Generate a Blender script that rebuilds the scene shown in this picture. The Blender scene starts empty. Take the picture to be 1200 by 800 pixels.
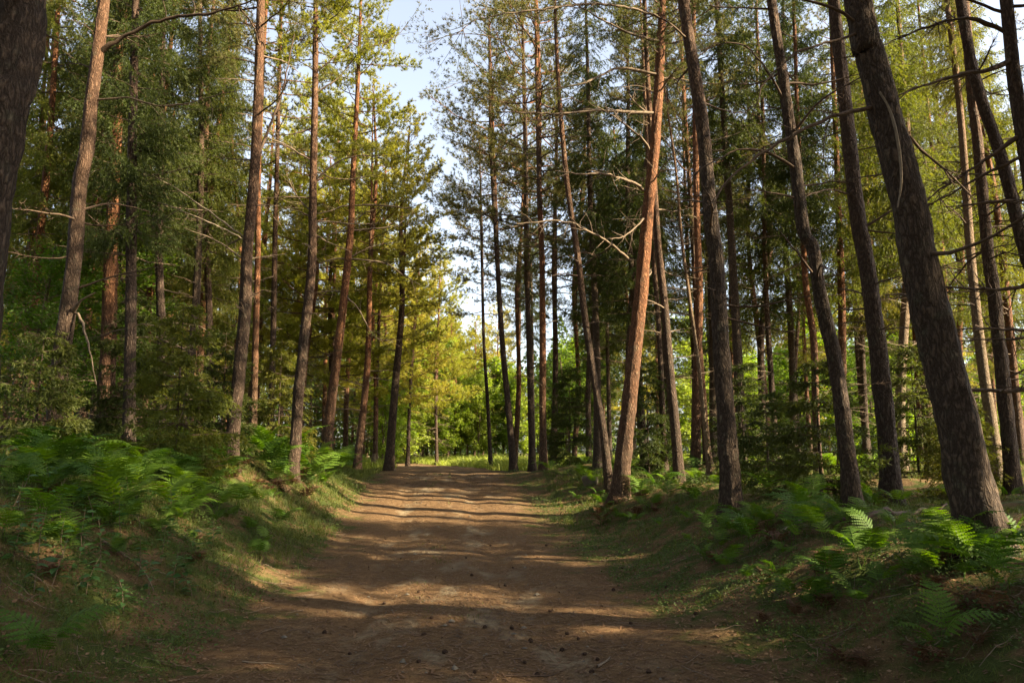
import bpy, math, random
import numpy as np
from mathutils import Vector, Matrix

sc = bpy.context.scene
COL = sc.collection
R = math.radians

# ------------------------------------------------------------------ camera
EYE = 1.65
PITCH = R(8.2)
F = 900.0                                   # focal length in photo pixels (1200 wide)
cam_d = bpy.data.cameras.new('camera')
cam = bpy.data.objects.new('camera', cam_d)
COL.objects.link(cam)
cam_d.sensor_width = 36.0
cam_d.lens = 36.0 * F / 1200.0
cam_d.clip_start = 0.05
cam_d.clip_end = 3000
cam.location = (0, 0, EYE)
cam.rotation_euler = (R(90) + PITCH, 0, 0)
sc.camera = cam

# ------------------------------------------------------------------ sky and sun
SUN_EL, SUN_AZ = R(31), R(108)               # azimuth clockwise from +Y (the viewing direction)
w = bpy.data.worlds.new('World')
sc.world = w
w.use_nodes = True
nt = w.node_tree
sky = nt.nodes.new('ShaderNodeTexSky')
sky.sky_type = 'NISHITA'
sky.sun_disc = False
sky.sun_elevation = SUN_EL
sky.sun_rotation = SUN_AZ
sky.air_density = 1.0
sky.dust_density = 2.5
sky.ozone_density = 1.0
bg = nt.nodes['Background']
bg.inputs['Strength'].default_value = 0.072
hz = nt.nodes.new('ShaderNodeHueSaturation')          # thin bright haze: a pale summer sky
hz.inputs['Saturation'].default_value = .55; hz.inputs['Value'].default_value = 1.15
nt.links.new(sky.outputs[0], hz.inputs['Color'])
nt.links.new(hz.outputs[0], bg.inputs['Color'])
sun_d = bpy.data.lights.new('sun', 'SUN')
sun_d.energy = 5.0
sun_d.angle = R(0.5)
sun_d.color = (1.0, 0.84, 0.57)
sun = bpy.data.objects.new('sun', sun_d)
COL.objects.link(sun)
S = Vector((math.cos(SUN_EL) * math.sin(SUN_AZ), math.cos(SUN_EL) * math.cos(SUN_AZ), math.sin(SUN_EL)))
sun.rotation_euler = S.to_track_quat('Z', 'Y').to_euler()
sun.location = S * 60

sc.view_settings.view_transform = 'Standard'
sc.view_settings.look = 'None'
sc.view_settings.gamma = 1.0
sc.view_settings.exposure = 2.35
sc.view_settings.use_curve_mapping = False
sc.cycles.use_denoising = True
sc.cycles.max_bounces = 6
sc.cycles.transmission_bounces = 4
sc.cycles.diffuse_bounces = 3
sc.cycles.sample_clamp_indirect = 4.0

rng = np.random.default_rng(7)
random.seed(7)

# ------------------------------------------------------------------ helpers
_T = rng.random((256, 256))
def vn(x, y, sc_=1.0, s=0):
    """smooth value noise 0..1 for arrays"""
    x = np.asarray(x, float) / sc_ + 37.7 * s + 1000; y = np.asarray(y, float) / sc_ + 91.3 * s + 1000
    xi = np.floor(x).astype(int); yi = np.floor(y).astype(int)
    fx = x - xi; fy = y - yi
    fx = fx * fx * (3 - 2 * fx); fy = fy * fy * (3 - 2 * fy)
    a = _T[xi % 256, yi % 256]; b = _T[(xi + 1) % 256, yi % 256]
    c = _T[xi % 256, (yi + 1) % 256]; d = _T[(xi + 1) % 256, (yi + 1) % 256]
    return (a * (1 - fx) + b * fx) * (1 - fy) + (c * (1 - fx) + d * fx) * fy

def S01(t):
    t = np.clip(t, 0, 1)
    return t * t * (3 - 2 * t)

def pc(y):
    return -0.3 - 0.1 * (np.asarray(y, float) - 5.6) - 0.010 * np.clip(np.asarray(y, float) - 34, 0, 60) ** 2

def u_of(x, y):
    return np.asarray(x, float) - pc(y)

def ground(x, y):
    x = np.asarray(x, float); y = np.asarray(y, float)
    u = u_of(x, y)
    p = 0.95 * S01((y - 13) / 14) - 0.10 * S01((y - 30) / 18)
    BL = 1.30 - 1.00 * S01((y - 17) / 14)
    BR = 0.86 - 0.73 * S01((y - 16) / 12)
    h = p + BL * S01((-u - 1.9) / 3.3) + BR * S01((u - 2.0) / 3.3)
    m = S01((np.abs(u) - 1.7) / 1.4)
    far = 1 - S01((y - 60) / 60)
    h = h + m * far * (0.24 * (vn(x, y, 1.7, 1) - .5) + 0.12 * (vn(x, y, .5, 2) - .5) + .05 * (vn(x, y, .2, 6) - .5) + 0.3 * (vn(x, y, 6, 3) - .5))
    h = h + 0.012 * (vn(x, y, .22, 4) - .5) + 0.014 * (vn(x, y, .9, 5) - .5) * (1 - m)
    rut = np.exp(-((np.abs(u + .1) - .85) / .28) ** 2)
    h = h - 0.04 * rut * (1 - m)
    return h

def g1(x, y):
    return float(ground(x, y))

cp, sp = math.cos(PITCH), math.sin(PITCH)
def unp(px, py, D):
    """photo pixel on the vertical plane Y = D"""
    a, b = (px - 600) / F, (400 - py) / F
    dx, dy, dz = a, cp - b * sp, sp + b * cp
    t = D / dy
    return np.array((dx * t, D, EYE + dz * t))

class G:
    def __init__(s): s.V = []; s.Fc = []; s.n = 0
    def add(s, V, Fc):
        if len(V) == 0: return
        s.V.append(np.asarray(V, np.float32)); s.Fc.append(np.asarray(Fc, np.int64) + s.n); s.n += len(V)
    def mesh(s, name, mat, smooth=False):
        V = np.concatenate(s.V); Fc = np.concatenate(s.Fc)
        return mesh_np(name, V, Fc, mat, smooth)

def mesh_np(name, V, Fc, mat, smooth=False):
    me = bpy.data.meshes.new(name)
    k = Fc.shape[1]
    me.vertices.add(len(V)); me.vertices.foreach_set('co', np.ascontiguousarray(V, np.float32).ravel())
    me.loops.add(Fc.size); me.loops.foreach_set('vertex_index', np.ascontiguousarray(Fc, np.int32).ravel())
    me.polygons.add(len(Fc))
    me.polygons.foreach_set('loop_start', np.arange(0, Fc.size, k, dtype=np.int32))
    me.polygons.foreach_set('loop_total', np.full(len(Fc), k, np.int32))
    if smooth: me.polygons.foreach_set('use_smooth', np.ones(len(Fc), bool))
    me.update(calc_edges=True)
    if mat: me.materials.append(mat)
    return me

def link(name, data, parent=None, loc=(0, 0, 0), rot=(0, 0, 0), scale=None, label=None, cat=None, group=None, kind=None):
    o = bpy.data.objects.new(name, data)
    COL.objects.link(o)
    if parent is not None: o.parent = parent
    o.location = loc; o.rotation_euler = rot
    if scale is not None: o.scale = scale if hasattr(scale, '__len__') else (scale,) * 3
    if label: o['label'] = label
    if cat: o['category'] = cat
    if group: o['group'] = group
    if kind: o['kind'] = kind
    return o

def nrm(v):
    v = np.asarray(v, float)
    return v / (np.linalg.norm(v, axis=-1, keepdims=True) + 1e-9)

def tube(P, Rr, sides=6, disp=None):
    P = np.asarray(P, float); n = len(P)
    Rr = np.broadcast_to(np.asarray(Rr, float), (n,))
    T = nrm(np.gradient(P, axis=0))
    ref = np.array((1, 0, 0.)) if abs(T[:, 2]).mean() > .7 else np.array((0, 0, 1.))
    A = nrm(np.cross(T, ref)); B = np.cross(T, A)
    th = np.linspace(0, 2 * np.pi, sides, endpoint=False)
    rr = Rr[:, None] * np.ones((1, sides))
    if disp is not None: rr = rr * disp(np.arange(n)[:, None], th[None, :], P)
    V = P[:, None] + rr[..., None] * (np.cos(th)[None, :, None] * A[:, None] + np.sin(th)[None, :, None] * B[:, None])
    V = V.reshape(-1, 3)
    i = np.arange(n - 1)[:, None] * sides; j = np.arange(sides)[None]; j2 = (j + 1) % sides
    a, b, c, d = (i + j).ravel(), (i + j2).ravel(), (i + sides + j2).ravel(), (i + sides + j).ravel()
    return V, np.concatenate([np.stack([a, c, b], 1), np.stack([a, d, c], 1)])

def needles(P, Dr, k, spread, L, wd, r=rng):
    P = np.repeat(np.asarray(P, float), k, 0); Dr = np.repeat(nrm(Dr), k, 0)
    n = len(P)
    d = nrm(Dr + spread * r.normal(size=(n, 3)))
    s = nrm(np.cross(d, r.normal(size=(n, 3))))
    l = L * r.uniform(.7, 1.15, (n, 1)); w_ = wd * r.uniform(.7, 1.2, (n, 1))
    V = np.stack([P - s * w_ / 2, P + s * w_ / 2, P + d * l], 1).reshape(-1, 3)
    return V, np.arange(n * 3).reshape(-1, 3)

def resample(P, step):
    P = np.asarray(P, float)
    # Catmull-Rom then even spacing
    Q = [2 * P[0] - P[1]] + list(P) + [2 * P[-1] - P[-2]]
    out = []
    for i in range(1, len(Q) - 2):
        for t in np.linspace(0, 1, 12, endpoint=False):
            a, b, c, d = Q[i - 1], Q[i], Q[i + 1], Q[i + 2]
            out.append(.5 * ((2 * b) + (-a + c) * t + (2 * a - 5 * b + 4 * c - d) * t * t + (-a + 3 * b - 3 * c + d) * t ** 3))
    out.append(Q[-2]); out = np.array(out)
    s = np.concatenate([[0], np.cumsum(np.linalg.norm(np.diff(out, axis=0), axis=1))])
    n = max(3, int(s[-1] / step))
    t = np.linspace(0, s[-1], n)
    return np.stack([np.interp(t, s, out[:, k]) for k in range(3)], 1)

# ------------------------------------------------------------------ materials
def newmat(name):
    m = bpy.data.materials.new(name); m.use_nodes = True
    n = m.node_tree
    b = n.nodes['Principled BSDF']
    b.inputs['Roughness'].default_value = .85
    b.inputs['Specular IOR Level'].default_value = .25
    return m, n, b

def nd(n, t, **kw):
    x = n.nodes.new(t)
    for k, v in kw.items():
        if k.startswith('i_'): x.inputs[k[2:].replace('_', ' ')].default_value = v
        else: setattr(x, k, v)
    return x

def ramp(n, fac, stops):
    r = n.nodes.new('ShaderNodeValToRGB')
    e = r.color_ramp.elements
    while len(e) < len(stops): e.new(.5)
    for el, (p, c) in zip(e, stops):
        el.position = p; el.color = (*c, 1) if len(c) == 3 else c
    n.links.new(fac, r.inputs['Fac'])
    return r

def mix(n, fac, a, b, mode='MIX'):
    m = n.nodes.new('ShaderNodeMix'); m.data_type = 'RGBA'; m.blend_type = mode
    for sock, v in ((m.inputs['Factor'], fac), (m.inputs[6], a), (m.inputs[7], b)):
        if hasattr(v, 'is_linked') or hasattr(v, 'links'): n.links.new(v, sock)
        elif isinstance(v, (int, float)): sock.default_value = v
        else: sock.default_value = (*v, 1)
    return m.outputs[2]

def noise(n, vec, scale, detail=4, rough=.55, out='Fac'):
    x = nd(n, 'ShaderNodeTexNoise', i_Scale=scale, i_Detail=detail, i_Roughness=rough)
    n.links.new(vec, x.inputs['Vector'])
    return x.outputs[out]

def foliage(name, cols, trans=.4, seed=0., rough=.6):
    """diffuse + translucent leaf, varied per tree and per clump"""
    m, n, b = newmat(name)
    b.inputs['Roughness'].default_value = rough
    b.inputs['Specular IOR Level'].default_value = .3
    tc = nd(n, 'ShaderNodeTexCoord'); oi = nd(n, 'ShaderNodeObjectInfo')
    a = noise(n, tc.outputs['Object'], 1.1, 3)
    f = noise(n, tc.outputs['Object'], 9.0, 2)
    m1 = nd(n, 'ShaderNodeMath', operation='MULTIPLY_ADD'); m1.inputs[1].default_value = .35; n.links.new(oi.outputs['Random'], m1.inputs[0])
    m2 = nd(n, 'ShaderNodeMath', operation='MULTIPLY_ADD'); m2.inputs[1].default_value = .55; n.links.new(a, m2.inputs[0]); m2.inputs[2].default_value = -.18
    n.links.new(m2.outputs[0], m1.inputs[2])
    m3 = nd(n, 'ShaderNodeMath', operation='MULTIPLY_ADD'); m3.inputs[1].default_value = .6; n.links.new(f, m3.inputs[0]); n.links.new(m1.outputs[0], m3.inputs[2])
    r = ramp(n, m3.outputs[0], [(0.2, cols[0]), (.5, cols[1]), (.85, cols[2])])
    n.links.new(r.outputs[0], b.inputs['Base Color'])
    t = nd(n, 'ShaderNodeBsdfTranslucent')
    hs = nd(n, 'ShaderNodeHueSaturation', i_Value=1.6, i_Saturation=1.15); hs.inputs['Hue'].default_value = .496
    n.links.new(r.outputs[0], hs.inputs['Color']); n.links.new(hs.outputs[0], t.inputs['Color'])
    ms = nd(n, 'ShaderNodeMixShader'); ms.inputs[0].default_value = trans
    n.links.new(b.outputs[0], ms.inputs[1]); n.links.new(t.outputs[0], ms.inputs[2])
    n.links.new(ms.outputs[0], n.nodes['Material Output'].inputs['Surface'])
    return m

M = {}
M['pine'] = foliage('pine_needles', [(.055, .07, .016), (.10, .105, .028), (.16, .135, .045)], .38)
M['pine_sunlit'] = foliage('pine_needles_sunlit', [(.16, .18, .03), (.25, .25, .045), (.36, .31, .07)], .55)  # sunlight on the crowns is mixed into this brighter needle colour
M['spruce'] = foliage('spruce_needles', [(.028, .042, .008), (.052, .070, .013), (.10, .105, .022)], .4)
M['spruce_sunlit'] = foliage('spruce_needles_sunlit', [(.052, .075, .013), (.105, .12, .021), (.175, .155, .03)], .5)  # lit copy of spruce: yellow backlit glow is painted into the colour
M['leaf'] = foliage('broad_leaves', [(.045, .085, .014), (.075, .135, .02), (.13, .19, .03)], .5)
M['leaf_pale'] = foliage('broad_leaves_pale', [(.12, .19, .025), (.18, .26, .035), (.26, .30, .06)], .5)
M['fern'] = foliage('fern_green', [(.032, .08, .010), (.07, .14, .015), (.14, .22, .026)], .45)
M['fern_dead'] = foliage('fern_dead', [(.05, .024, .012), (.10, .05, .024), (.19, .11, .05)], .25)
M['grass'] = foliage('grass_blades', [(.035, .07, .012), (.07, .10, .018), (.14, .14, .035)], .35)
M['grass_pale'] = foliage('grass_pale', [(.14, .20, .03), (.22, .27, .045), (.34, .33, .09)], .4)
M['seedling'] = foliage('seedling_leaf', [(.03, .075, .02), (.045, .11, .03), (.08, .16, .04)], .35, rough=.4)

M['leaf_far'] = foliage('far_leaves', [(.05, .085, .016), (.09, .13, .025), (.15, .17, .04)], .4)

M['cover'] = foliage('cover_leaves', [(.03, .055, .012), (.055, .095, .018), (.11, .13, .03)], .35)

def bark(name, low, high, z0, z1, scale=1.0, crack=.32, bump=1.0, spots=None):
    m, n, b = newmat(name)
    tc = nd(n, 'ShaderNodeTexCoord'); mp = nd(n, 'ShaderNodeMapping'); mp.inputs['Scale'].default_value = (1, 1, .33)
    oi = nd(n, 'ShaderNodeObjectInfo')
    ad = nd(n, 'ShaderNodeVectorMath', operation='ADD'); n.links.new(tc.outputs['Object'], ad.inputs[0])
    ms = nd(n, 'ShaderNodeMath', operation='MULTIPLY'); ms.inputs[1].default_value = 50; n.links.new(oi.outputs['Random'], ms.inputs[0])
    n.links.new(ms.outputs[0], ad.inputs[1])
    n.links.new(ad.outputs[0], mp.inputs['Vector'])
    wv = noise(n, mp.outputs[0], 14 * scale, 4, out='Color')
    wm = mix(n, .16, mp.outputs[0], wv)
    v = nd(n, 'ShaderNodeTexVoronoi', feature='DISTANCE_TO_EDGE', i_Scale=20 * scale); n.links.new(wm, v.inputs['Vector'])
    cr = ramp(n, v.outputs['Distance'], [(0.0, (0, 0, 0)), (.40, (1, 1, 1))])
    big = noise(n, tc.outputs['Object'], 2.3, 5)
    fine = noise(n, mp.outputs[0], 45 * scale, 6, .7)
    sx = nd(n, 'ShaderNodeSeparateXYZ'); n.links.new(tc.outputs['Object'], sx.inputs[0])
    ma = nd(n, 'ShaderNodeMath', operation='MULTIPLY_ADD'); ma.inputs[1].default_value = 3.0; n.links.new(big, ma.inputs[0])
    n.links.new(sx.outputs['Z'], ma.inputs[2])
    mr = nd(n, 'ShaderNodeMapRange'); mr.inputs['From Min'].default_value = z0 + 1.5; mr.inputs['From Max'].default_value = z1 + 1.5
    n.links.new(ma.outputs[0], mr.inputs['Value'])
    lowc = ramp(n, fine, [(.25, tuple(c * .55 for c in low)), (.75, tuple(min(1, c * 1.45) for c in low))]).outputs[0]
    highc = ramp(n, fine, [(.25, tuple(c * .6 for c in high)), (.75, tuple(min(1, c * 1.35) for c in high))]).outputs[0]
    col = mix(n, mr.outputs[0], lowc, highc)
    lich = noise(n, tc.outputs['Object'], 5.5, 6, .65)
    lr = ramp(n, lich, [(.56, (0, 0, 0)), (.70, (1, 1, 1))])
    l2 = nd(n, 'ShaderNodeMath', operation='MULTIPLY'); l2.inputs[1].default_value = .45; n.links.new(lr.outputs[0], l2.inputs[0])
    col = mix(n, l2.outputs[0], col, (.17, .17, .11))
    dark = mix(n, 1.0, col, (crack, crack * .9, crack * .8), 'MULTIPLY')
    col = mix(n, cr.outputs[0], dark, col)
    n.links.new(col, b.inputs['Base Color'])
    hm = nd(n, 'ShaderNodeMath', operation='MULTIPLY_ADD'); hm.inputs[1].default_value = .35; n.links.new(fine, hm.inputs[0]); n.links.new(cr.outputs[0], hm.inputs[2])
    bp = nd(n, 'ShaderNodeBump', i_Strength=bump, i_Distance=.02); n.links.new(hm.outputs[0], bp.inputs['Height'])
    n.links.new(bp.outputs[0], b.inputs['Normal'])
    return m

M['bark_pine'] = bark('pine_bark', (.10, .066, .045), (.21, .11, .06), 3.5, 9.0)
M['bark_near'] = bark('old_pine_bark', (.10, .068, .046), (.22, .12, .07), 5.0, 10.0, 1.0, .26, 1.0)
M['bark_red'] = bark('pine_bark_red', (.14, .085, .052), (.28, .12, .053), 1.0, 5.0)
M['bark_spruce'] = bark('spruce_bark', (.13, .095, .068), (.19, .125, .08), 1, 9, 1.5)
M['bark_dark'] = bark('dark_bark', (.085, .06, .045), (.13, .08, .055), 1, 9, 1.0)
M['bark_pale'] = bark('pale_bark', (.25, .19, .125), (.27, .165, .095), 2, 8, 1.2, .5)
def plain(name, c1, c2, scale=30, bump=.4, rough=.85):
    m, n, b = newmat(name)
    b.inputs['Roughness'].default_value = rough
    tc = nd(n, 'ShaderNodeTexCoord')
    f = noise(n, tc.outputs['Object'], scale, 5, .65)
    n.links.new(ramp(n, f, [(.3, c1), (.7, c2)]).outputs[0], b.inputs['Base Color'])
    bp = nd(n, 'ShaderNodeBump', i_Strength=bump, i_Distance=.01); n.links.new(f, bp.inputs['Height']); n.links.new(bp.outputs[0], b.inputs['Normal'])
    return m
M['twig'] = plain('dead_twig', (.10, .07, .045), (.22, .16, .11))
M['twig_dark'] = plain('dark_twig', (.05, .033, .022), (.11, .07, .045))
M['twig_pale'] = plain('pale_twig', (.13, .10, .07), (.25, .195, .135), 22)
M['cone'] = plain('cone', (.025, .014, .009), (.075, .042, .025), 60)
M['litter'] = foliage('litter', [(.05, .028, .015), (.16, .085, .04), (.30, .20, .11)], .05)
M['stone'] = plain('stone', (.07, .06, .045), (.17, .145, .11), 7, .9)

def soil_mat(path):
    m, n, b = newmat('path_soil' if path else 'forest_soil')
    b.inputs['Roughness'].default_value = .95; b.inputs['Specular IOR Level'].default_value = .1
    tc = nd(n, 'ShaderNodeTexCoord'); P = tc.outputs['Object']
    at = nd(n, 'ShaderNodeAttribute', attribute_name='edge')
    fine = noise(n, P, 70, 6, .75)
    mid = noise(n, P, 9, 5, .6)
    big = noise(n, P, 1.4, 4, .6)
    lit = ramp(n, fine, [(.32, (.042, .023, .012)), (.5, (.13, .072, .035)), (.68, (.27, .165, .085))]).outputs[0]
    lit2 = ramp(n, mid, [(.3, (.08, .047, .023)), (.7, (.175, .115, .058))]).outputs[0]
    lit = mix(n, .5, lit, lit2)
    v = nd(n, 'ShaderNodeTexVoronoi', i_Scale=75.0); n.links.new(P, v.inputs['Vector'])
    vr = ramp(n, v.outputs['Color'], [(.86, (0, 0, 0)), (.93, (1, 1, 1))])
    lit = mix(n, vr.outputs[0], lit, (.33, .21, .12))
    # trodden sandy patches down the wheel tracks
    mpx = nd(n, 'ShaderNodeMapping'); mpx.inputs['Scale'].default_value = (1, .45, 1); n.links.new(P, mpx.inputs['Vector'])
    pat = noise(n, mpx.outputs[0], 1.9, 6, .62)
    pr = ramp(n, pat, [(.52, (0, 0, 0)), (.66, (1, 1, 1))])
    ctr = ramp(n, at.outputs['Fac'], [(.25, (1, 1, 1)), (.65, (0, 0, 0))])
    pm = nd(n, 'ShaderNodeMath', operation='MULTIPLY'); n.links.new(pr.outputs[0], pm.inputs[0]); n.links.new(ctr.outputs[0], pm.inputs[1])
    pm2 = nd(n, 'ShaderNodeMath', operation='MULTIPLY'); n.links.new(pm.outputs[0], pm2.inputs[0]); pm2.inputs[1].default_value = .55
    sand = ramp(n, fine, [(.3, (.18, .145, .09)), (.7, (.40, .34, .23))]).outputs[0]
    col = mix(n, pm2.outputs[0], lit, sand)
    # moss and low green away from the trodden strip
    mn = nd(n, 'ShaderNodeMath', operation='MULTIPLY_ADD'); mn.inputs[1].default_value = .7; n.links.new(big, mn.inputs[0])
    m0 = nd(n, 'ShaderNodeMath', operation='MULTIPLY'); m0.inputs[1].default_value = .58; n.links.new(at.outputs['Fac'], m0.inputs[0]); n.links.new(m0.outputs[0], mn.inputs[2])
    gr = ramp(n, mn.outputs[0], [(.50, (0, 0, 0)), (.62, (0, 0, 0)), (.86, (1, 1, 1))] if False else [(.0, (0, 0, 0)), (.70, (0, 0, 0)), (.82, (1, 1, 1))])
    moss = ramp(n, fine, [(.3, (.022, .034, .008)), (.7, (.085, .10, .025))]).outputs[0]
    mm = noise(n, P, 3.1, 4)
    mr = ramp(n, mm, [(.42, (.12, .12, .12)), (.56, (1, 1, 1))])
    gm = nd(n, 'ShaderNodeMath', operation='MULTIPLY'); n.links.new(gr.outputs[0], gm.inputs[0]); n.links.new(mr.outputs[0], gm.inputs[1])
    col = mix(n, gm.outputs[0], col, moss)
    n.links.new(col, b.inputs['Base Color'])
    h = nd(n, 'ShaderNodeMath', operation='MULTIPLY_ADD'); h.inputs[1].default_value = 2.0; n.links.new(mid, h.inputs[0]); n.links.new(fine, h.inputs[2])
    bp = nd(n, 'ShaderNodeBump', i_Strength=.8, i_Distance=.025); n.links.new(h.outputs[0], bp.inputs['Height']); n.links.new(bp.outputs[0], b.inputs['Normal'])
    return m
M['soil'] = soil_mat(False); M['path'] = soil_mat(True)

# ------------------------------------------------------------------ ground and path
def spaced(a, b, fine_a, fine_b, step, grow=1.12, mx=12):
    mid = list(np.arange(fine_a, fine_b + 1e-6, step))
    s, x, lo = step, fine_a, []
    while x > a: s = min(s * grow, mx); x -= s; lo.append(x)
    s, x, hi = step, fine_b, []
    while x < b: s = min(s * grow, mx); x += s; hi.append(x)
    return np.array(lo[::-1] + mid + hi)
xs = spaced(-500, 500, -8, 8, .09)
ys = spaced(-120, 700, 3.5, 22, .10, 1.05)
X, Y = np.meshgrid(xs, ys)
Z = ground(X, Y)
U = u_of(X, Y)
edge = np.clip((np.abs(U) + .5 * (vn(X, Y, .7, 8) - .5) + .35 * (vn(X, Y, 2.5, 9) - .5)) / 2.9, 0, 1)
# 'edge': 0 on the middle of the path, .76 at its rim, 1 out on the banks
V = np.stack([X, Y, Z], -1).reshape(-1, 3)
ny, nx = X.shape
i = np.arange(ny - 1)[:, None] * nx + np.arange(nx - 1)[None]
Q = np.stack([i, i + 1, i + nx + 1, i + nx], -1).reshape(-1, 4)
cu = np.abs(U[:-1, :-1]).ravel() + .7 * (vn(X[:-1, :-1], Y[:-1, :-1], .8, 8).ravel() - .5)
cy_ = Y[:-1, :-1].ravel()
onp = (cu < 2.15) & (cy_ < 60) & (cy_ > -20)
def sub(name, mask, mat):
    q = Q[mask]; idx, inv = np.unique(q, return_inverse=True)
    me = mesh_np(name, V[idx], inv.reshape(-1, 4), mat, True)
    a = me.attributes.new('edge', 'FLOAT', 'POINT'); a.data.foreach_set('value', edge.ravel()[idx].astype(np.float32))
    return link(name, me, kind='structure')
sub('ground', ~onp, M['soil'])
sub('path', onp, M['path'])

# ------------------------------------------------------------------ branch, spray and crown meshes
def wander(p, d, L, n, wob, up=0., r=rng):
    P = [np.array(p, float)]; d = nrm(d)
    for k in range(n):
        d = nrm(d + wob * r.normal(size=3) + np.array((0, 0, up)))
        P.append(P[-1] + d * L / n)
    return np.array(P)

def dead_branch(seed, L=1.0, sub=6, droop=-.03, fine=True):
    r = np.random.default_rng(seed); g = G()
    P = wander((0, 0, 0), (1, 0, r.uniform(-.1, .25)), L, 9, .09, droop, r)
    g.add(*tube(P, np.linspace(.016, .0035, 10) * L ** .5, 5))
    for k in range(sub):
        t = r.uniform(.25, .97); i = int(t * 9); p = P[i]
        d = nrm(P[min(i + 1, 9)] - P[i - 1]); s = nrm(np.cross(d, (0, 0, 1))) * r.choice([-1, 1])
        l = L * r.uniform(.15, .42) * (1.2 - t)
        Q_ = wander(p, d * .8 + s * r.uniform(.3, 1) + np.array((0, 0, r.uniform(-.4, .3))), l, 5, .16, -.02, r)
        g.add(*tube(Q_, np.linspace(.006, .002, 6) * L ** .5, 3))
        if fine:
            for q in range(3):
                j = r.integers(1, 6)
                g.add(*tube(wander(Q_[j], d + .9 * r.normal(size=3), l * .4, 3, .2, 0, r), np.linspace(.003, .0015, 4), 3))
    return g
DEADM = {k: [dead_branch(100 + i, 1.0, 4 + i % 5).mesh('branch', M[k], True) for i in range(8)] for k in ('twig', 'twig_dark')}

def pine_limb(gw, TP, TD, p, d, L, r, up=.04, n=7, rad=.03):
    P = wander(p, d, L, n, .10, up, r)
    gw.add(*tube(P, np.linspace(rad, rad * .18, n + 1), 5))
    nt_ = max(4, int(L * 5.5))
    for k in range(nt_):
        t = .30 + .70 * (k + r.random()) / nt_
        i = min(int(t * n), n - 1); f = t * n - i; q = P[i] * (1 - f) + P[i + 1] * f
        dd = nrm(P[i + 1] - P[i]); s = nrm(np.cross(dd, (0, 0, 1))) * (1 if k % 2 else -1)
        l = L * r.uniform(.22, .42) * (1.25 - .75 * t) + .12
        W = wander(q, dd * .75 + s * r.uniform(.5, 1.1) + np.array((0, 0, r.uniform(-.05, .35))), l, 4, .16, .05, r)
        gw.add(*tube(W, np.linspace(rad * .3, rad * .08, 5), 3))
        m = max(3, int(l * 13))
        for j in range(m):
            tt = .25 + .75 * (j + r.random()) / m
            a = min(int(tt * 4), 3); ff = tt * 4 - a
            pos = W[a] * (1 - ff) + W[a + 1] * ff + r.normal(size=3) * .045
            TP.append(pos); TD.append(nrm(W[a + 1] - W[a]) + np.array((0, 0, .35)) + r.normal(size=3) * .45)

def pine_crown(seed, H=9., Rad=2.6, nb=46, mat='pine', k=13, nl=.13, nw=.017, low=.5):
    r = np.random.default_rng(seed); gw = G(); TP = []; TD = []
    for b in range(nb):
        t = (b + r.random()) / nb
        z = H * t ** .95
        L = Rad * (low + (1 - low) * math.sin(min(1, t * 2.0) * math.pi / 2)) * (1 - t ** 2.2) ** .8 * r.uniform(.6, 1.15) + .25
        az = b * 2.4 + r.normal() * .5
        el = -.12 + .85 * t + r.normal() * .12
        pine_limb(gw, TP, TD, (0, 0, z), (math.cos(az), math.sin(az), el), L, r, .04, 7, .009 + .0075 * L)
    gw.add(*tube([(0, 0, -.3), (.02, 0, H * .5), (0, .03, H)], [.085, .05, .012], 7))
    V_, F_ = needles(TP, TD, k, .62, nl, nw, r)
    gn = G(); gn.add(V_, F_)
    return gw.mesh('limbs', M['bark_red'], True), gn.mesh('crown', M[mat])

def spruce_crown(seed, H=13., Rad=1.9, mat='spruce', whorls=34, per=5, hang=.75, dens=1.0):
    r = np.random.default_rng(seed); gw = G(); TP = []; TD = []
    for wh in range(whorls):
        t = (wh + r.random() * .8) / whorls
        z = H * t
        for b in range(per):
            az = r.uniform(0, 6.283)
            L = Rad * (1 - t) ** .75 * r.uniform(.55, 1.12) * (.75 + .25 * min(1, t * 5)) + .18
            n = 6
            P = wander((0, 0, z), (math.cos(az), math.sin(az), .15 - .35 * (1 - t)), L, n, .07, .035, r)
            gw.add(*tube(P, np.linspace(.007 + .006 * L, .002, n + 1), 4))
            nt_ = int(L * 11 * dens) + 4
            for k in range(nt_):
                tt = .16 + .84 * (k + r.random()) / nt_
                i = min(int(tt * n), n - 1); f = tt * n - i; q = P[i] * (1 - f) + P[i + 1] * f
                dd = nrm(P[i + 1] - P[i]); s = nrm(np.cross(dd, (0, 0, 1))) * (1 if k % 2 else -1)
                l = (.16 + .36 * L * (1.1 - tt)) * r.uniform(.6, 1.15)
                d2 = nrm(dd * .6 + s * r.uniform(.3, 1.0) + np.array((0, 0, -hang * r.uniform(.3, 1.3))))
                m = max(3, int(l * 22))
                tk = (np.arange(m) + r.random(m)) / m
                cur = q + d2 * (tk * l)[:, None] + np.array((0, 0, -1.)) * (tk ** 2 * l * .35)[:, None]
                TP += list(cur); TD += [d2 + np.array((0, 0, -.3))] * m
    TP = np.array(TP); TD = np.array(TD)
    V_, F_ = needles(TP, TD, 4, .6, .095, .022, r)
    gn = G(); gn.add(V_, F_)
    return gw.mesh('limbs', M['twig_dark'], True), gn.mesh('crown', M[mat])

def leaf_faces(P, N, size, r, asp=.6):
    """rhombic leaves at P facing roughly N"""
    n = len(P)
    a = nrm(np.cross(N, r.normal(size=(n, 3)))); b = np.cross(nrm(N), a)
    s = size * r.uniform(.6, 1.2, (n, 1))
    Vv = np.stack([P - a * s, P + b * s * asp, P + a * s, P - b * s * asp], 1).reshape(-1, 3)
    base = np.arange(n)[:, None] * 4
    return Vv, np.concatenate([base + [0, 1, 2], base + [0, 2, 3]])

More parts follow.
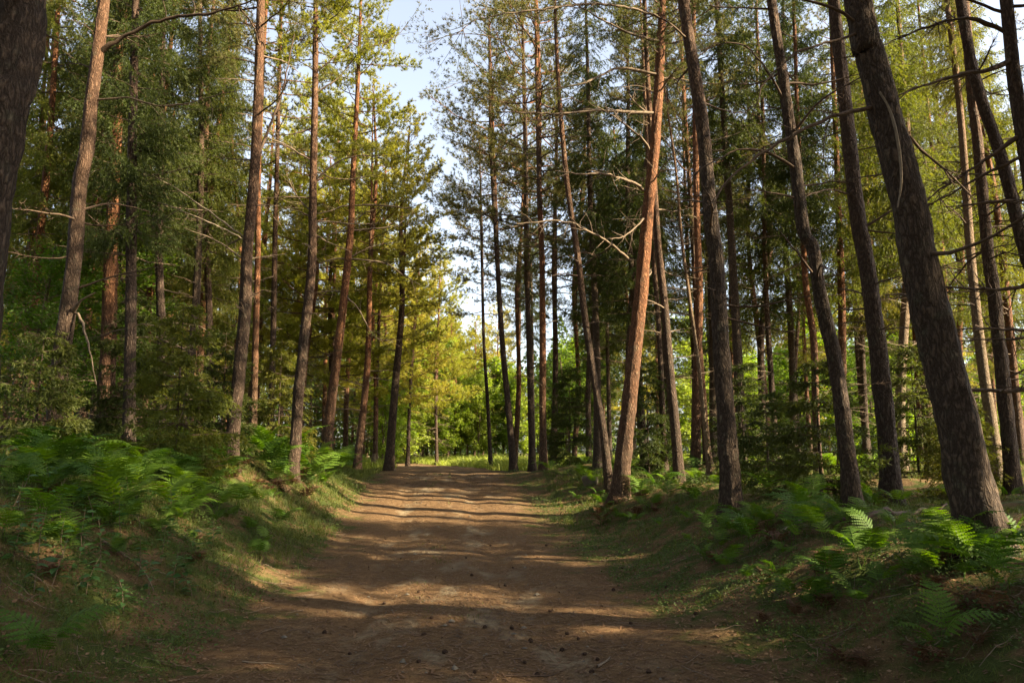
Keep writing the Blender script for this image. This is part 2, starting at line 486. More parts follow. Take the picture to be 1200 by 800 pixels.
def broad_crown(seed, H=6., Rad=1.8, mat='leaf', nb=40, leaf=.055, per=20):
    r = np.random.default_rng(seed); gw = G(); LP = []
    for b in range(nb):
        t = (b + r.random()) / nb
        z = H * t * .92
        az = b * 2.4 + r.normal() * .4
        L = Rad * (.5 + .5 * math.sin(min(1, t * 1.8) * math.pi / 2)) * (1 - t ** 2.5) * r.uniform(.6, 1.1) + .25
        P = wander((0, 0, z), (math.cos(az), math.sin(az), .45), L, 6, .13, .0, r)
        gw.add(*tube(P, np.linspace(.012 + .004 * L, .003, 7), 4))
        for k in range(int(L * 8) + 4):
            tt = r.uniform(.25, 1); i = min(int(tt * 6), 5); q = P[i]
            W = wander(q, nrm(P[i + 1] - P[i]) + .8 * r.normal(size=3), r.uniform(.25, .6), 3, .2, -.03, r)
            gw.add(*tube(W, np.linspace(.005, .002, 4), 3))
            for j in range(per):
                a = r.integers(0, 4); LP.append(W[a] + r.normal(size=3) * .09)
    LP = np.array(LP); N = nrm(np.array((0, 0, 1.)) + r.normal(size=(len(LP), 3)) * .55)
    gn = G(); gn.add(*leaf_faces(LP, N, leaf, r))
    gw.add(*tube([(0, 0, -.3), (0.03, 0, H * .5), (0, .02, H * .95)], [.05, .03, .008], 6))
    return gw.mesh('limbs', M['twig'], True), gn.mesh('crown', M[mat])

PINE = [pine_crown(10 + i, 9, 2.7, 46, 'pine') for i in range(4)]
PINEP = [pine_crown(20 + i, 10, 2.5, 56, 'pine_sunlit', low=.75, k=15, nl=.16, nw=.026) for i in range(3)]
SPR = [spruce_crown(30 + i, 13, 2.0, 'spruce') for i in range(3)]
SPRW = [spruce_crown(40 + i, 13, 1.9, 'spruce_sunlit', hang=1.1) for i in range(2)]
BRD = [broad_crown(50 + i, 6, 1.9, 'leaf') for i in range(2)]
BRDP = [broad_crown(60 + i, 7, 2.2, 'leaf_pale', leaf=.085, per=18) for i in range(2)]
SPRAYS = []
for i in range(5):
    r_ = np.random.default_rng(70 + i); gw_ = G(); TP_ = []; TD_ = []
    pine_limb(gw_, TP_, TD_, (0, 0, 0), (1, 0, .1), 1.3, r_, .03, 6, .012)
    gn_ = G(); gn_.add(*needles(TP_, TD_, 10, .62, .11, .012, r_)); gn_.add(*tube([(0, 0, 0), (.6, 0, .06), (1.2, 0, .16)], [.01, .007, .003], 4))
    SPRAYS.append(gn_.mesh('spray', M['pine'] if i % 2 else M['pine'], False))

# ------------------------------------------------------------------ trunks
def trunk_mesh(P, r0, r1, near, mat, seed, flare=.35, rtop=None):
    """P local polyline, r0 radius at base, r1 at the last traced point"""
    step = .05 if near else .45
    sides = 28 if near else 10
    Q_ = resample(P, step)
    z = Q_[:, 2] - Q_[0, 2]; s = np.linspace(0, 1, len(Q_))
    rad = r0 + (r1 - r0) * s
    rad = rad * (1 + flare * np.exp(-np.maximum(z - .12, 0) / .32))
    ph = seed * 1.7
    def disp(i, th, PP):
        zz = z[:, None] + 0 * th
        cc = 3 * np.cos(th) + ph; ss = 3 * np.sin(th) + ph
        if near:
            d = 1 + .09 * (vn(cc * 2.2, zz * 1.2 + ss * 2.2, .35, 1) - .5) + .11 * (vn(cc * 4, zz * 1.6 + ss * 4, .2, 2) - .5) + .13 * S01((vn(cc, zz + ss, .6, 7) - .7) / .25)
        else:
            d = 1 + .14 * (vn(cc, zz * .7 + ss, 1.0, 1) - .5)
        root = np.exp(-np.maximum(zz - .1, 0) / .28) * .22 * np.maximum(-.3, np.sin(th * 4 + ph))
        return d + root
    return mesh_np('trunk', *tube(Q_, rad, sides, disp), mat, True)

def lookrot(d):
    return Vector(d).to_track_quat('X', 'Z').to_euler()

def add_dead(root, fP, z0, z1, n, L, mat, r, azr=None):
    for k in range(n):
        z = r.uniform(z0, z1)
        p, rad = fP(z)
        az = r.uniform(0, 6.283) if azr is None else r.uniform(*azr)
        l = L * r.uniform(.45, 1.25)
        link('branch', DEADM[mat][r.integers(0, 8)], root, p, (r.uniform(-1, 1), -r.uniform(-.25, .25), az), (l, l, l))

NCUST = [0]
MAIN = []
SHORT = ['massive edge trunk', 'curving brown pine', 'reddish sunlit trunk', 'dark mossy trunk', 'slim dark spruce', 'thin hanging spruce', 'tall grey pine', 'narrow orange pine', 'slim shaded pine', 'dark red pine',
         'orange-topped pine', 'rusty mid-distance pine', 'path-end leaning pine', 'thin sky-gap pine', 'slim left-leaning pine', 'straight dark pine', 'rusty patched pine', 'slender sweeping pine', 'stout orange-red pine',
         'thin dark trunk', 'brown left-leaning pine', 'rusty glowing pine', 'thin pale slanting trunk', 'dark near pine', 'scaly leaning pine', 'thick straight pine', 'biggest leaning pine', 'sunlit crossing pine',
         'last dark straight pine', 'corner-leaning trunk', 'edge-clipped trunk', 'pale gap pine', 'lit slender trunk', 'lone thin trunk']
def main_tree(label, D, pts, w0, w1, bk, H, crown=None, cb=None, cscale=1.0, name='pine_tree', cat='tree', near=False,
              dead=6, dz=(1.5, 8), dl=1.1, dmat='twig', custom=(), group=None, seed=None, flare=.5, cat2=None):
    NCUST[0] += 1
    seed = seed or NCUST[0]; r = np.random.default_rng(900 + seed)
    W = np.array([unp(px, py, D) for px, py in pts])
    gz = g1(W[0][0], D)
    # carry the lowest traced point straight down to the ground
    d0 = W[1] - W[0]
    if W[0][2] > gz + .02 and d0[2] > .01:
        t = (W[0][2] - gz) / d0[2]; t = min(t, 1.5)
        W = np.vstack([[W[0] - d0 * t], W]); W[0][2] = min(W[0][2], gz)
    zb_ = g1(float(np.interp(gz, W[:, 2], W[:, 0])), D)
    dl_ = W[3] - W[0]; dl_ = dl_ / dl_[2]
    up = [k for k in range(len(W)) if W[k][2] > zb_ + .35]
    q0 = W[up[0]]; bx = q0[0] - dl_[0] * (q0[2] - zb_) if W[0][2] > zb_ - .1 else float(np.interp(zb_, W[:, 2], W[:, 0]))
    base = np.array((bx, D, g1(bx, D)))
    W = np.vstack([[base + np.array((0, 0, -.15))], W[up]])
    depth = D * cp + (W[:, 2].mean() - EYE) * sp
    top = W[-1]; dd = nrm(W[-1] - W[-2])
    pw = [D + 0.0] * len(W)
    zt = base[2] + H
    ext = []
    if zt > top[2] + .3:
        v = nrm(dd * .6 + np.array((0, 0, .4)))
        ext.append(top + v * (zt - top[2]) / v[2])
        W2 = np.vstack([W, [top * .5 + ext[0] * .5 + r.normal(size=3) * .08], ext])
    else: W2 = W
    wob = r.normal(size=(len(W2), 3)) * np.array((0, .02 if near else .05, 0)); wob[0] = 0; W2 = W2 + wob
    dep0 = D * cp; dep1 = D * cp + (top[2] - EYE) * sp
    r0 = .85 * w0 / F * dep0 / 2; r1 = .85 * w1 / F * dep1 / 2
    hfrac = (top[2] - base[2]) / max(.1, W2[-1][2] - base[2])
    rt = max(.012, r0 + (r1 - r0) / max(hfrac, .3)) if hfrac < .97 else r1
    rt = min(rt, r1) * (.45 if hfrac < .8 else .9)
    root = link(name, None, None, base, label=label, cat=cat, group=group)
    MAIN.append((pts[0][0], D))
    loc = W2 - base
    zz_all = loc[:, 2]
    me = trunk_mesh(loc, r0, rt, near, M[bk], seed, flare)
    link('trunk', me, root)
    Lz = resample(loc, .2)
    def fP(z):
        i = int(np.clip(np.searchsorted(Lz[:, 2], z), 1, len(Lz) - 1)); return tuple(Lz[i]), 0
    if dead: add_dead(root, fP, dz[0], min(dz[1], H * .9), int(dead * 1.6), dl * 1.15, dmat, r)
    if crown is not None:
        wood, leaf = crown
        zb = cb if cb is not None else H * .5
        p, _ = fP(zb); axis = nrm(Lz[-1] - np.array(p))
        bb = max(v.co.z for v in wood.vertices[-7:]) if False else None
        Hc = leaf['H'] if 'H' in leaf else 9.
        s = (H - zb + .4) / Hc
        q = Vector((0, 0, 1)).rotation_difference(Vector(axis)) @ Matrix.Rotation(r.uniform(0, 6.28), 3, 'Z').to_quaternion()
        for nm, me2 in (('limbs', wood), ('crown', leaf)):
            o = link(nm, me2, root, p, q.to_euler(), (s * cscale, s * cscale, s), kind='stuff' if nm == 'limbs' else None)
    for c in custom:
        cm = c.get('mat', dmat); Dd = c.get('dy', 0.)
        cpts = c['p']; m = len(cpts)
        CW = np.array([unp(a, b_, D + Dd * (k / (m - 1))) for k, (a, b_) in enumerate(cpts)]) - base
        # pull the first point onto the trunk
        Pq = resample(CW, .12); n = len(Pq)
        Pq[1:-1] += r.normal(size=(n - 2, 3)) * .008
        rw = (1.0 if cm == 'twig_dark' else .72) * c.get('w', 5) / F * D / 2
        g = G(); g.add(*tube(Pq, np.linspace(rw, rw * .25, n) * (1 + .12 * r.normal(size=n)), 7))
        for k in range(int(c.get('sub', 6) * 1.7)):
            i_ = r.integers(int(n * .2), n - 1); d = nrm(Pq[min(i_ + 1, n - 1)] - Pq[i_ - 1])
            g.add(*tube(wander(Pq[i_], d * .7 + r.normal(size=3) * .6, r.uniform(.25, .8), 5, .15, -.02, r), np.linspace(rw * .3, .002, 6), 3))
        link('branch', g.mesh('branch', M[cm], True), root)
        if c.get('live'):
            for k in range(c['live']):
                i_ = r.integers(int(n * .35), n - 1) if k else n - 2
                d = nrm(Pq[min(i_ + 1, n - 1)] - Pq[i_ - 1]) + (r.normal(size=3) * .55 if k else 0) + np.array((0, 0, .1))
                s = r.uniform(.5, 1.0) * c.get('ls', 1)
                link('spray', SPRAYS[r.integers(0, 5)], root, tuple(Pq[i_]), lookrot(d), (s, s, s))
    return root
for lst, h in ((PINE, 9.), (PINEP, 10.), (SPR, 13.), (SPRW, 13.), (BRD, 6.), (BRDP, 7.)):
    for wd_, lf_ in lst: lf_['H'] = h

T = main_tree
# ---------------- left of the path
T('massive rough grey trunk cut off by the left photo edge, nearest tree on the left', 5.6,
  [(-62, 640), (-40, 400), (-20, 240), (5, 120), (22, 0)], 84, 62, 'bark_near', 17, PINE[0], 9.5, near=True, dead=3, dz=(2.5, 6), dmat='twig_dark')
T('curving brown pine leaning right, with a pale broken branch hanging at eye height', 13,
  [(63, 540), (72, 440), (80, 360), (88, 295), (93, 220), (101, 175), (108, 110), (115, 60), (122, 0)], 24, 19, 'bark_pine', 17, PINE[1], 9.0, near=True, dead=7, dz=(3, 9), dmat='twig_dark',
  custom=[dict(p=[(116, 62), (150, 41), (195, 22), (240, 17), (281, 6), (310, -4)], w=6, mat='twig_dark', dy=-.5),
          dict(p=[(114, 117), (150, 115), (187, 124), (225, 120), (262, 109), (300, 105)], w=3.5, mat='twig', dy=-.6),
          dict(p=[(84, 367), (89, 360), (95, 352), (112, 343)], w=7, mat='twig', sub=0, dy=-.3),
          dict(p=[(86, 367), (94, 371), (101, 392), (108, 425), (113, 451)], w=4.5, mat='twig', sub=0, dy=-.4)])
T('reddish pine with a sunlit right flank, second trunk from the curving brown pine', 17,
  [(118, 530), (126, 420), (129, 300), (133, 220), (138, 120), (141, 0)], 23, 14, 'bark_red', 17, SPR[0], 5, .8, near=True, dead=8, dz=(1, 7), name='spruce_tree')
T('dark mossy straight spruce trunk just right of the reddish sunlit pine', 15,
  [(151, 530), (152, 420), (154, 300), (156, 180), (158, 0)], 17, 13, 'bark_dark', 15, SPR[1], 4.2, .8, name='spruce_tree', near=True, dead=8, dz=(1, 6))
T('slim dark spruce trunk rising behind the low bright green spruce bough', 18,
  [(190, 525), (188, 400), (187, 300), (189, 190), (190, 60)], 14, 10, 'bark_dark', 17, SPR[2], 5, .8, name='spruce_tree', dead=8, dz=(1, 6))
T('thin spruce with hanging grey-green foliage left of the tall forked pine', 22,
  [(243, 520), (246, 380), (240, 230), (243, 120), (248, 30)], 11, 8, 'bark_pine', 18, SPRW[0], 5, .8, name='spruce_tree', dead=6, dz=(1, 7))
T('tall grey pine with sunlit right edge, its pale dead boughs arching far to the left', 16,
  [(273, 510), (280, 440), (287, 360), (290, 300), (297, 220), (302, 120), (306, 0)], 18, 15, 'bark_pine', 18, PINE[2], 9.5, near=True, dead=12, dz=(3, 10),
  custom=[dict(p=[(291, 282), (240, 244), (199, 217), (161, 199), (131, 195), (105, 202)], w=3.5, mat='twig_pale', sub=3, dy=-1.2),
          dict(p=[(291, 284), (265, 270), (240, 259), (195, 240), (161, 234), (112, 247)], w=2.5, mat='twig_pale', dy=-1.5, sub=4),
          dict(p=[(300, 190), (315, 150), (330, 110), (345, 40)], w=4, mat='twig_dark', dy=.5, live=3, ls=.7)])
T('narrow orange-barked pine directly behind the tall grey pine', 20,
  [(296, 510), (299, 400), (301, 290), (303, 200), (308, 60)], 10, 7, 'bark_red', 18, PINE[3], 9.5, .8, dead=6, dz=(2, 9))
T('slim shaded pine halfway between the tall grey pine and the dark leaning pine', 24,
  [(318, 520), (321, 380), (322, 290), (325, 180)], 10, 7, 'bark_pine', 18, PINE[0], 9, .8, dead=8, dz=(2, 9))
T('clean dark red pine leaning right, its bare whorls of boughs against yellow foliage', 18,
  [(346, 515), (351, 450), (358, 385), (365, 310), (367, 210), (369, 100), (370, 30)], 16, 10, 'bark_pine', 16, PINEP[0], 10.0, 1., near=True, dead=4, dz=(3, 8),
  custom=[dict(p=[(367, 190), (335, 170), (305, 160), (280, 165)], w=3, dy=-.5, live=1, ls=.6), dict(p=[(366, 215), (395, 190), (425, 182), (448, 186)], w=3.5, dy=-.4, live=4, ls=.8),
          dict(p=[(369, 85), (395, 65), (420, 40), (438, 12)], w=3, dy=0, live=5), dict(p=[(369, 110), (395, 92), (425, 60), (455, 48), (478, 30)], w=3, live=6),
          dict(p=[(367, 150), (340, 158), (315, 155)], w=3), dict(p=[(366, 250), (345, 225), (335, 200)], w=3), dict(p=[(367, 200), (400, 210), (440, 205)], w=3, dy=.6, live=2, ls=.6)])
T('orange-topped pine with long level boughs spreading over the bright green bracken', 21.5,
  [(383, 520), (389, 460), (396, 410), (404, 340), (411, 270), (414, 200)], 15, 9, 'bark_red', 15.5, PINEP[1], 8.5, .9, dead=0,
  custom=[dict(p=[(413, 241), (435, 240), (462, 242), (479, 244), (501, 236)], w=3.5, live=5, dy=-.5), dict(p=[(413, 240), (398, 243), (380, 249), (350, 252)], w=3, live=2, dy=-.4),
          dict(p=[(411, 270), (449, 267), (484, 262)], w=3.5, live=4), dict(p=[(411, 270), (395, 272), (372, 278), (345, 270)], w=3, live=2), dict(p=[(412, 263), (429, 249), (450, 242)], w=3, live=2),
          dict(p=[(408, 303), (435, 289), (465, 284)], w=3, live=3), dict(p=[(408, 303), (449, 308), (471, 321), (492, 334)], w=3.5, live=4), dict(p=[(407, 304), (392, 303), (365, 312)], w=3, live=1),
          dict(p=[(403, 342), (390, 341), (370, 343)], w=3), dict(p=[(403, 345), (420, 362), (440, 395), (470, 398)], w=3, live=3, dy=-.6)])
T('mid-distance pine with rusty upper bark behind the bracken mound', 28,
  [(420, 535), (430, 440), (433, 370), (434, 300)], 11, 8, 'bark_red', 14.5, PINEP[2], 6.5, 1.0, dead=4, dz=(2, 6))
T('leaning pine with a brilliantly sunlit right side where the path disappears', 30,
  [(456, 548), (460, 490), (464, 440), (468, 400), (471, 350)], 13, 9, 'bark_pine', 14, PINEP[0], 6, 1.0, dead=5, dz=(2, 6))
# ---------------- right of the path
T('thin dark pine nearest the sky gap on the right side of the path', 34,
  [(575, 550), (572, 480), (568, 420), (566, 370)], 6, 5, 'bark_dark', 15, PINE[0], 6.5, .9, dead=6, dz=(1, 6), dmat='twig_dark')
T('slim dark pine leaning left, second trunk from the sky gap', 29,
  [(602, 552), (596, 480), (590, 420), (586, 360), (583, 310)], 10, 8, 'bark_dark', 18, PINE[1], 7.5, .9, dead=4, dz=(2, 7), dmat='twig_dark')
T('straight dark pine standing close behind the rusty patched pine', 29,
  [(624, 552), (622, 480), (620, 400), (618, 330)], 10, 8, 'bark_dark', 19, PINE[2], 7.5, 1.1, dead=6, dz=(2, 8), dmat='twig_dark')
T('straight pine with rusty patches, tallest of the pair by the path edge', 25,
  [(637, 556), (636, 480), (636, 400), (635, 300), (632, 220)], 11, 9, 'bark_red', 19, PINE[3], 9, 1.0, dead=8, dz=(2, 9),
  custom=[dict(p=[(633, 150), (600, 110), (550, 95), (520, 105)], w=2.6, live=8, dy=-1), dict(p=[(632, 180), (590, 180), (550, 172), (520, 160)], w=2.6, live=7), dict(p=[(633, 100), (590, 50), (540, 40), (500, 50)], w=2.6, live=8, dy=-1),
          dict(p=[(634, 230), (600, 225), (565, 222), (530, 225)], w=2.4, live=7), dict(p=[(634, 290), (600, 285), (570, 270), (540, 275)], w=2.4, live=7), dict(p=[(634, 60), (600, 20), (560, 5)], w=4, live=5)])
T('bare slender pine sweeping up to the left beside the grey boulder', 19,
  [(712, 560), (706, 500), (698, 450), (685, 370), (677, 300), (664, 210), (655, 110), (651, 30)], 12, 8, 'bark_pine', 15.5, PINE[0], 11, .7, dead=14, dz=(3, 11), dmat='twig_dark')
T('stout orange-red pine behind the grey boulder, sunlit along its right side', 17,
  [(726, 572), (732, 520), (738, 465), (745, 400), (752, 330), (759, 250), (767, 170), (773, 85), (777, 0)], 23, 17, 'bark_red', 15.5, PINE[1], 9.5, 1.0, near=True, dead=7, dz=(4, 11), flare=.45,
  custom=[dict(p=[(772, 133), (735, 131), (695, 130), (650, 133), (583, 131)], w=6, live=4, dy=-1.5, sub=9), dict(p=[(777, 22), (740, 10), (695, 5), (640, 10), (565, 22), (535, 40)], w=5, live=9, dy=-2, sub=10),
          dict(p=[(758, 225), (742, 214), (729, 210), (706, 203), (680, 204), (650, 200)], w=6, dy=-1.2, sub=8), dict(p=[(738, 305), (715, 285), (687, 270), (661, 259), (605, 262)], w=5, dy=-1.8, sub=10),
          dict(p=[(764, 180), (751, 161), (717, 135), (700, 125)], w=5, dy=-1), dict(p=[(774, 88), (729, 80), (705, 88), (680, 99), (640, 105), (590, 120)], w=5.5, live=5, dy=-1.5),
          dict(p=[(776, 50), (740, 40), (700, 20), (660, -5)], w=5, live=3, dy=-1), dict(p=[(760, 250), (735, 275), (712, 280)], w=4, dy=-.8)])
T('thin dark trunk rising immediately right of the stout orange-red pine', 22,
  [(778, 545), (775, 450), (771, 370), (766, 300), (760, 200)], 9, 7, 'bark_pine', 15.5, PINE[2], 10, .8, dead=8, dz=(2, 9))
T('brown pine leaning left midway between the stout orange pine and the dark straight one', 18,
  [(795, 556), (791, 500), (785, 440), (778, 350), (771, 280), (764, 180), (758, 60)], 14, 9, 'bark_pine', 15.5, PINE[3], 10, .8, dead=8, dz=(2, 9))
T('rusty red straight pine glowing in the sun left of the dark near pine', 19,
  [(817, 555), (816, 460), (818, 350), (817, 250), (815, 150), (812, 20)], 13, 9, 'bark_red', 15.5, PINE[0], 10, .8, dead=8, dz=(2, 9))
T('very thin pale trunk slanting up left across the rusty red pine', 18.5,
  [(831, 560), (826, 500), (818, 430), (808, 350), (799, 280), (792, 200)], 6.5, 4, 'bark_pale', 13, PINE[2], 9, .4, dead=6, dz=(2, 8))
T('dark straight pine at the front of the right bank, orange toward its top', 12,
  [(856, 582), (854, 540), (848, 450), (843, 370), (839, 300), (834, 265), (826, 170), (813, 85), (801, 0)], 26, 19, 'bark_near', 15.5, PINE[3], 9.5, near=True, dead=9, dz=(3, 8), dmat='twig_dark')
T('scaly brown pine leaning left beside the thick straight shaded one', 11,
  [(991, 600), (989, 500), (978, 420), (961, 345), (952, 290), (942, 270), (932, 190), (918, 90), (904, 0)], 22, 15, 'bark_near', 15.5, PINE[0], 9.0, near=True, dead=10, dz=(1.5, 8), dmat='twig_dark',
  custom=[dict(p=[(935, 200), (905, 180), (870, 175), (835, 190), (800, 215)], w=4, mat='twig_dark', dy=-.5), dict(p=[(921, 120), (890, 70), (860, 50), (820, 62)], w=3.5, mat='twig_dark', dy=-.5)])
T('thick straight shaded pine with sunlit lower right flank, between two leaning trunks', 13,
  [(1043, 580), (1036, 480), (1024, 370), (1013, 290), (1006, 260), (997, 180), (987, 90), (977, 0)], 26, 22, 'bark_dark', 15.5, PINE[1], 9.5, near=True, dead=10, dz=(1.5, 8), dmat='twig_dark')
bigt = T('biggest near pine leaning strongly left, with a strip of torn pale bark high up', 7,
  [(1163, 660), (1137, 565), (1125, 505), (1112, 450), (1092, 370), (1073, 290), (1066, 250), (1042, 150), (1020, 60), (1005, 0)], 58, 33, 'bark_near', 16, PINE[2], 8.5, near=True, dead=4, dz=(2, 5), dmat='twig_dark', flare=.35,
  custom=[dict(p=[(1022, 126), (990, 133), (949, 148), (911, 169), (877, 191), (851, 214), (836, 240)], w=6, mat='twig_dark', dy=-.6, sub=4),
          dict(p=[(1010, 40), (985, 45), (940, 60), (900, 92), (880, 140)], w=4, mat='twig_dark', dy=-.5, sub=4)])
T('sunlit-sided pine crossing behind the leaning dark trunk near the right edge', 16.5,
  [(1174, 560), (1164, 510), (1151, 430), (1139, 300), (1130, 200), (1120, 100)], 16, 11, 'bark_pale', 15.5, SPRW[1], 8.5, .8, dead=8, dz=(2, 8), dmat='twig_dark', name='spruce_tree')
T('dark straight pine, last full trunk before the right photo edge', 14,
  [(1188, 572), (1176, 460), (1164, 345), (1157, 285), (1147, 180), (1138, 100), (1130, 0)], 19, 14, 'bark_pine', 15.5, PINE[3], 9.5, near=True, dead=12, dz=(2, 8), dmat='twig_dark')
T('dark trunk leaning left out of the top right corner, crossing its neighbour', 12.5,
  [(1262, 600), (1240, 440), (1214, 330), (1198, 285), (1174, 190), (1142, 90), (1124, 0)], 21, 16, 'bark_dark', 15.5, PINE[0], 9.5, near=True, dead=10, dz=(2, 8), dmat='twig_dark')
T('trunk clipped by the right photo edge, throwing long bare boughs leftwards', 9.5,
  [(1262, 640), (1240, 440), (1218, 290), (1204, 190), (1190, 100), (1178, 0)], 25, 19, 'bark_dark', 15.5, PINE[1], 9.0, near=True, dead=3, dz=(2, 7), dmat='twig_dark',
  custom=[dict(p=[(1188, 70), (1160, 82), (1129, 87), (1090, 98), (1052, 112)], w=7, mat='twig_dark', dy=-.4), dict(p=[(1197, 158), (1155, 187), (1117, 212), (1082, 238)], w=5.5, mat='twig_dark', dy=.3, sub=9),
          dict(p=[(1200, 183), (1155, 204), (1117, 225), (1080, 246)], w=5, mat='twig_dark', dy=.3, sub=9), dict(p=[(1208, 234), (1155, 238), (1106, 243)], w=5, mat='twig_dark', sub=8),
          dict(p=[(1218, 334), (1160, 339), (1104, 336)], w=6, mat='twig_dark', sub=9), dict(p=[(1225, 388), (1160, 386), (1112, 388)], w=5, mat='twig_dark', sub=6), dict(p=[(1228, 395), (1170, 398), (1116, 399)], w=4.5, mat='twig_dark', sub=6),
          dict(p=[(1236, 454), (1190, 457), (1140, 457), (1080, 454)], w=7, mat='twig_dark', sub=9), dict(p=[(1190, 40), (1130, 22), (1080, 35), (1045, 48)], w=6, mat='twig_dark', sub=9), dict(p=[(1178, 15), (1120, -5), (1090, -20)], w=5, mat='twig_dark')])
T('slim pine showing in the gap between the thick straight pine and the big leaning one', 19,
  [(1057, 560), (1055, 470), (1062, 330), (1064, 180), (1056, 60)], 15, 10, 'bark_pale', 15.5, SPR[0], 5.5, .8, dead=6, dz=(2, 8), name='spruce_tree')
T('lit slender trunk just left of the scaly brown leaning pine', 19.5,
  [(957, 560), (955, 480), (953, 400), (946, 330), (940, 250), (935, 140)], 11, 8, 'bark_red', 15.5, SPR[1], 6, .8, dead=10, dz=(2, 8), name='spruce_tree')
T('thin upright trunk alone in the bright gap right of the dark near pine', 24,
  [(911, 555), (905, 460), (899, 350), (896, 240), (893, 120)], 9, 6, 'bark_pine', 17, SPR[2], 6, .9, dead=10, dz=(2, 8), name='spruce_tree')

# ------------------------------------------------------------------ the wood behind: copies of whole trees
def proto(name, crown, H, zb, r0, bk, seed, cs=1.0, dead=7, dm='twig'):
    r = np.random.default_rng(seed)
    P = np.array([(0, 0, -.15), (r.normal() * .1, r.normal() * .1, H * .25), (r.normal() * .22, r.normal() * .2, H * .5), (r.normal() * .2, r.normal() * .2, H * .75), (0, 0, H)])
    P[4] = P[3] + (P[3] - P[1]) * .3; P[4][2] = H
    tr = trunk_mesh(P, r0, r0 * .25, False, M[bk], seed)
    Lz = resample(P, .2)
    i = int(np.searchsorted(Lz[:, 2], zb)); p = Lz[i]; ax = nrm(Lz[-1] - p)
    q = Vector((0, 0, 1)).rotation_difference(Vector(ax)).to_euler()
    s = (H - zb + .3) / crown[1]['H']
    g = G()
    for k in range(dead * 4):
        z = r.uniform(1.2, zb + 1.5); j = int(np.searchsorted(Lz[:, 2], z)); az = r.uniform(0, 6.28)
        L = r.uniform(.4, 1.6)
        Q_ = wander(Lz[j], (math.cos(az), math.sin(az), r.uniform(-.2, .2)), L, 6, .12, -.03, r)
        g.add(*tube(Q_, np.linspace(.013, .003, 7), 3))
        for e in range(4):
            g.add(*tube(wander(Q_[r.integers(1, 6)], (math.cos(az) + r.normal(), math.sin(az) + r.normal(), r.normal() * .4), .4 * L, 4, .15, 0, r), np.linspace(.005, .002, 5), 3))
    dmesh = g.mesh('branches', M[dm], True)
    return dict(name=name, trunk=tr, dead=dmesh, limbs=crown[0], crown=crown[1], p=tuple(p), q=q, s=(s * cs, s * cs, s))

def place(pr, x, y, rz, sc_, label, group, cat='tree', tilt=None):
    r_ = link(pr['name'], None, None, (x, y, g1(x, y)), (tilt[0] if tilt else 0, tilt[1] if tilt else 0, rz), sc_, label, cat, group)
    link('trunk', pr['trunk'], r_); link('branches', pr['dead'], r_, kind='stuff')
    link('limbs', pr['limbs'], r_, pr['p'], pr['q'], pr['s'], kind='stuff'); link('crown', pr['crown'], r_, pr['p'], pr['q'], pr['s'])
    return r_

PR_P = [proto('pine_tree', PINE[i % 4], 17.5, 6.0 + i, .14, ['bark_pine', 'bark_red'][i % 2], 300 + i, .9) for i in range(4)]
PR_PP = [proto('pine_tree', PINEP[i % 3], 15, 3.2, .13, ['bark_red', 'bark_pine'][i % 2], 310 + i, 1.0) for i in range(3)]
PR_S = [proto('spruce_tree', SPR[i % 3], 17, 4.8 + 1.2 * i, .13, 'bark_spruce', 320 + i, .95, 9, 'twig_dark') for i in range(3)]
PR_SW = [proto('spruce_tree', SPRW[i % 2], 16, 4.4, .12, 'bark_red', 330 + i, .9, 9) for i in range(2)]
PR_B = [proto('broadleaf_tree', BRD[i], 8, 1.6, .07, 'bark_spruce', 340 + i, 1.1, 2) for i in range(2)]
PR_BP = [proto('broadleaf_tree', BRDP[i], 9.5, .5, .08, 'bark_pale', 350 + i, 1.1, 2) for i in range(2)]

placed = [(o.location.x, o.location.y) for o in COL.objects if o.name.startswith(('pine_tree', 'spruce_tree')) and o.parent is None]
def ok(x, y, dmin):
    if abs(u_of(x, y)) < 3.1 and y < 60: return False
    for a, b in placed:
        if (a - x) ** 2 + (b - y) ** 2 < dmin * dmin: return False
    return True
# spruces and pines set where the picture shows them: (px, distance, kind, scale)
def at_px(px, D): return (px - 600) / F * D * cp
SETS = [
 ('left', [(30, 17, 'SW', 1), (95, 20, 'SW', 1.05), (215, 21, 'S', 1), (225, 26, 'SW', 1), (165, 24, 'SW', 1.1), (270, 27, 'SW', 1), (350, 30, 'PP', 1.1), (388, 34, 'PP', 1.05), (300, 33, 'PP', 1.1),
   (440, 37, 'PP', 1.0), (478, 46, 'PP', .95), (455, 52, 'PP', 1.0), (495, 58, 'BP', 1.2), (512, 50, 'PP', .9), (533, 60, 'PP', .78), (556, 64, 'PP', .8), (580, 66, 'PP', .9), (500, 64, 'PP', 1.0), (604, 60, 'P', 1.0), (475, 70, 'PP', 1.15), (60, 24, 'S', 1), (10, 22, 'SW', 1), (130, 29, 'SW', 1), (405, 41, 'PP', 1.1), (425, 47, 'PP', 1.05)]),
 ('right', [(603, 36, 'P', 1.0), (625, 43, 'S', 1.0), (700, 40, 'S', 1.05), (742, 38, 'S', 1.0), (785, 37, 'S', 1.05), (842, 39, 'S', 1.0), (715, 34, 'S', .9), (648, 31, 'P', 1.05), (672, 38, 'P', 1.05), (700, 24, 'S', 1.05), (735, 27, 'S', 1.1), (755, 23, 'S', .95), (690, 31, 'S', 1.0), (870, 20, 'S', 1), (930, 25, 'S', 1.05), (985, 21, 'SW', 1), (905, 30, 'SW', 1.1), (1015, 26, 'S', 1),
   (1090, 18, 'SW', 1), (1130, 23, 'SW', 1), (1080, 25, 'SW', 1.1), (1160, 28, 'SW', 1.1), (835, 26, 'S', 1.1), (790, 30, 'S', 1.1), (1195, 20, 'SW', 1), (860, 33, 'SW', 1.1)]),
]
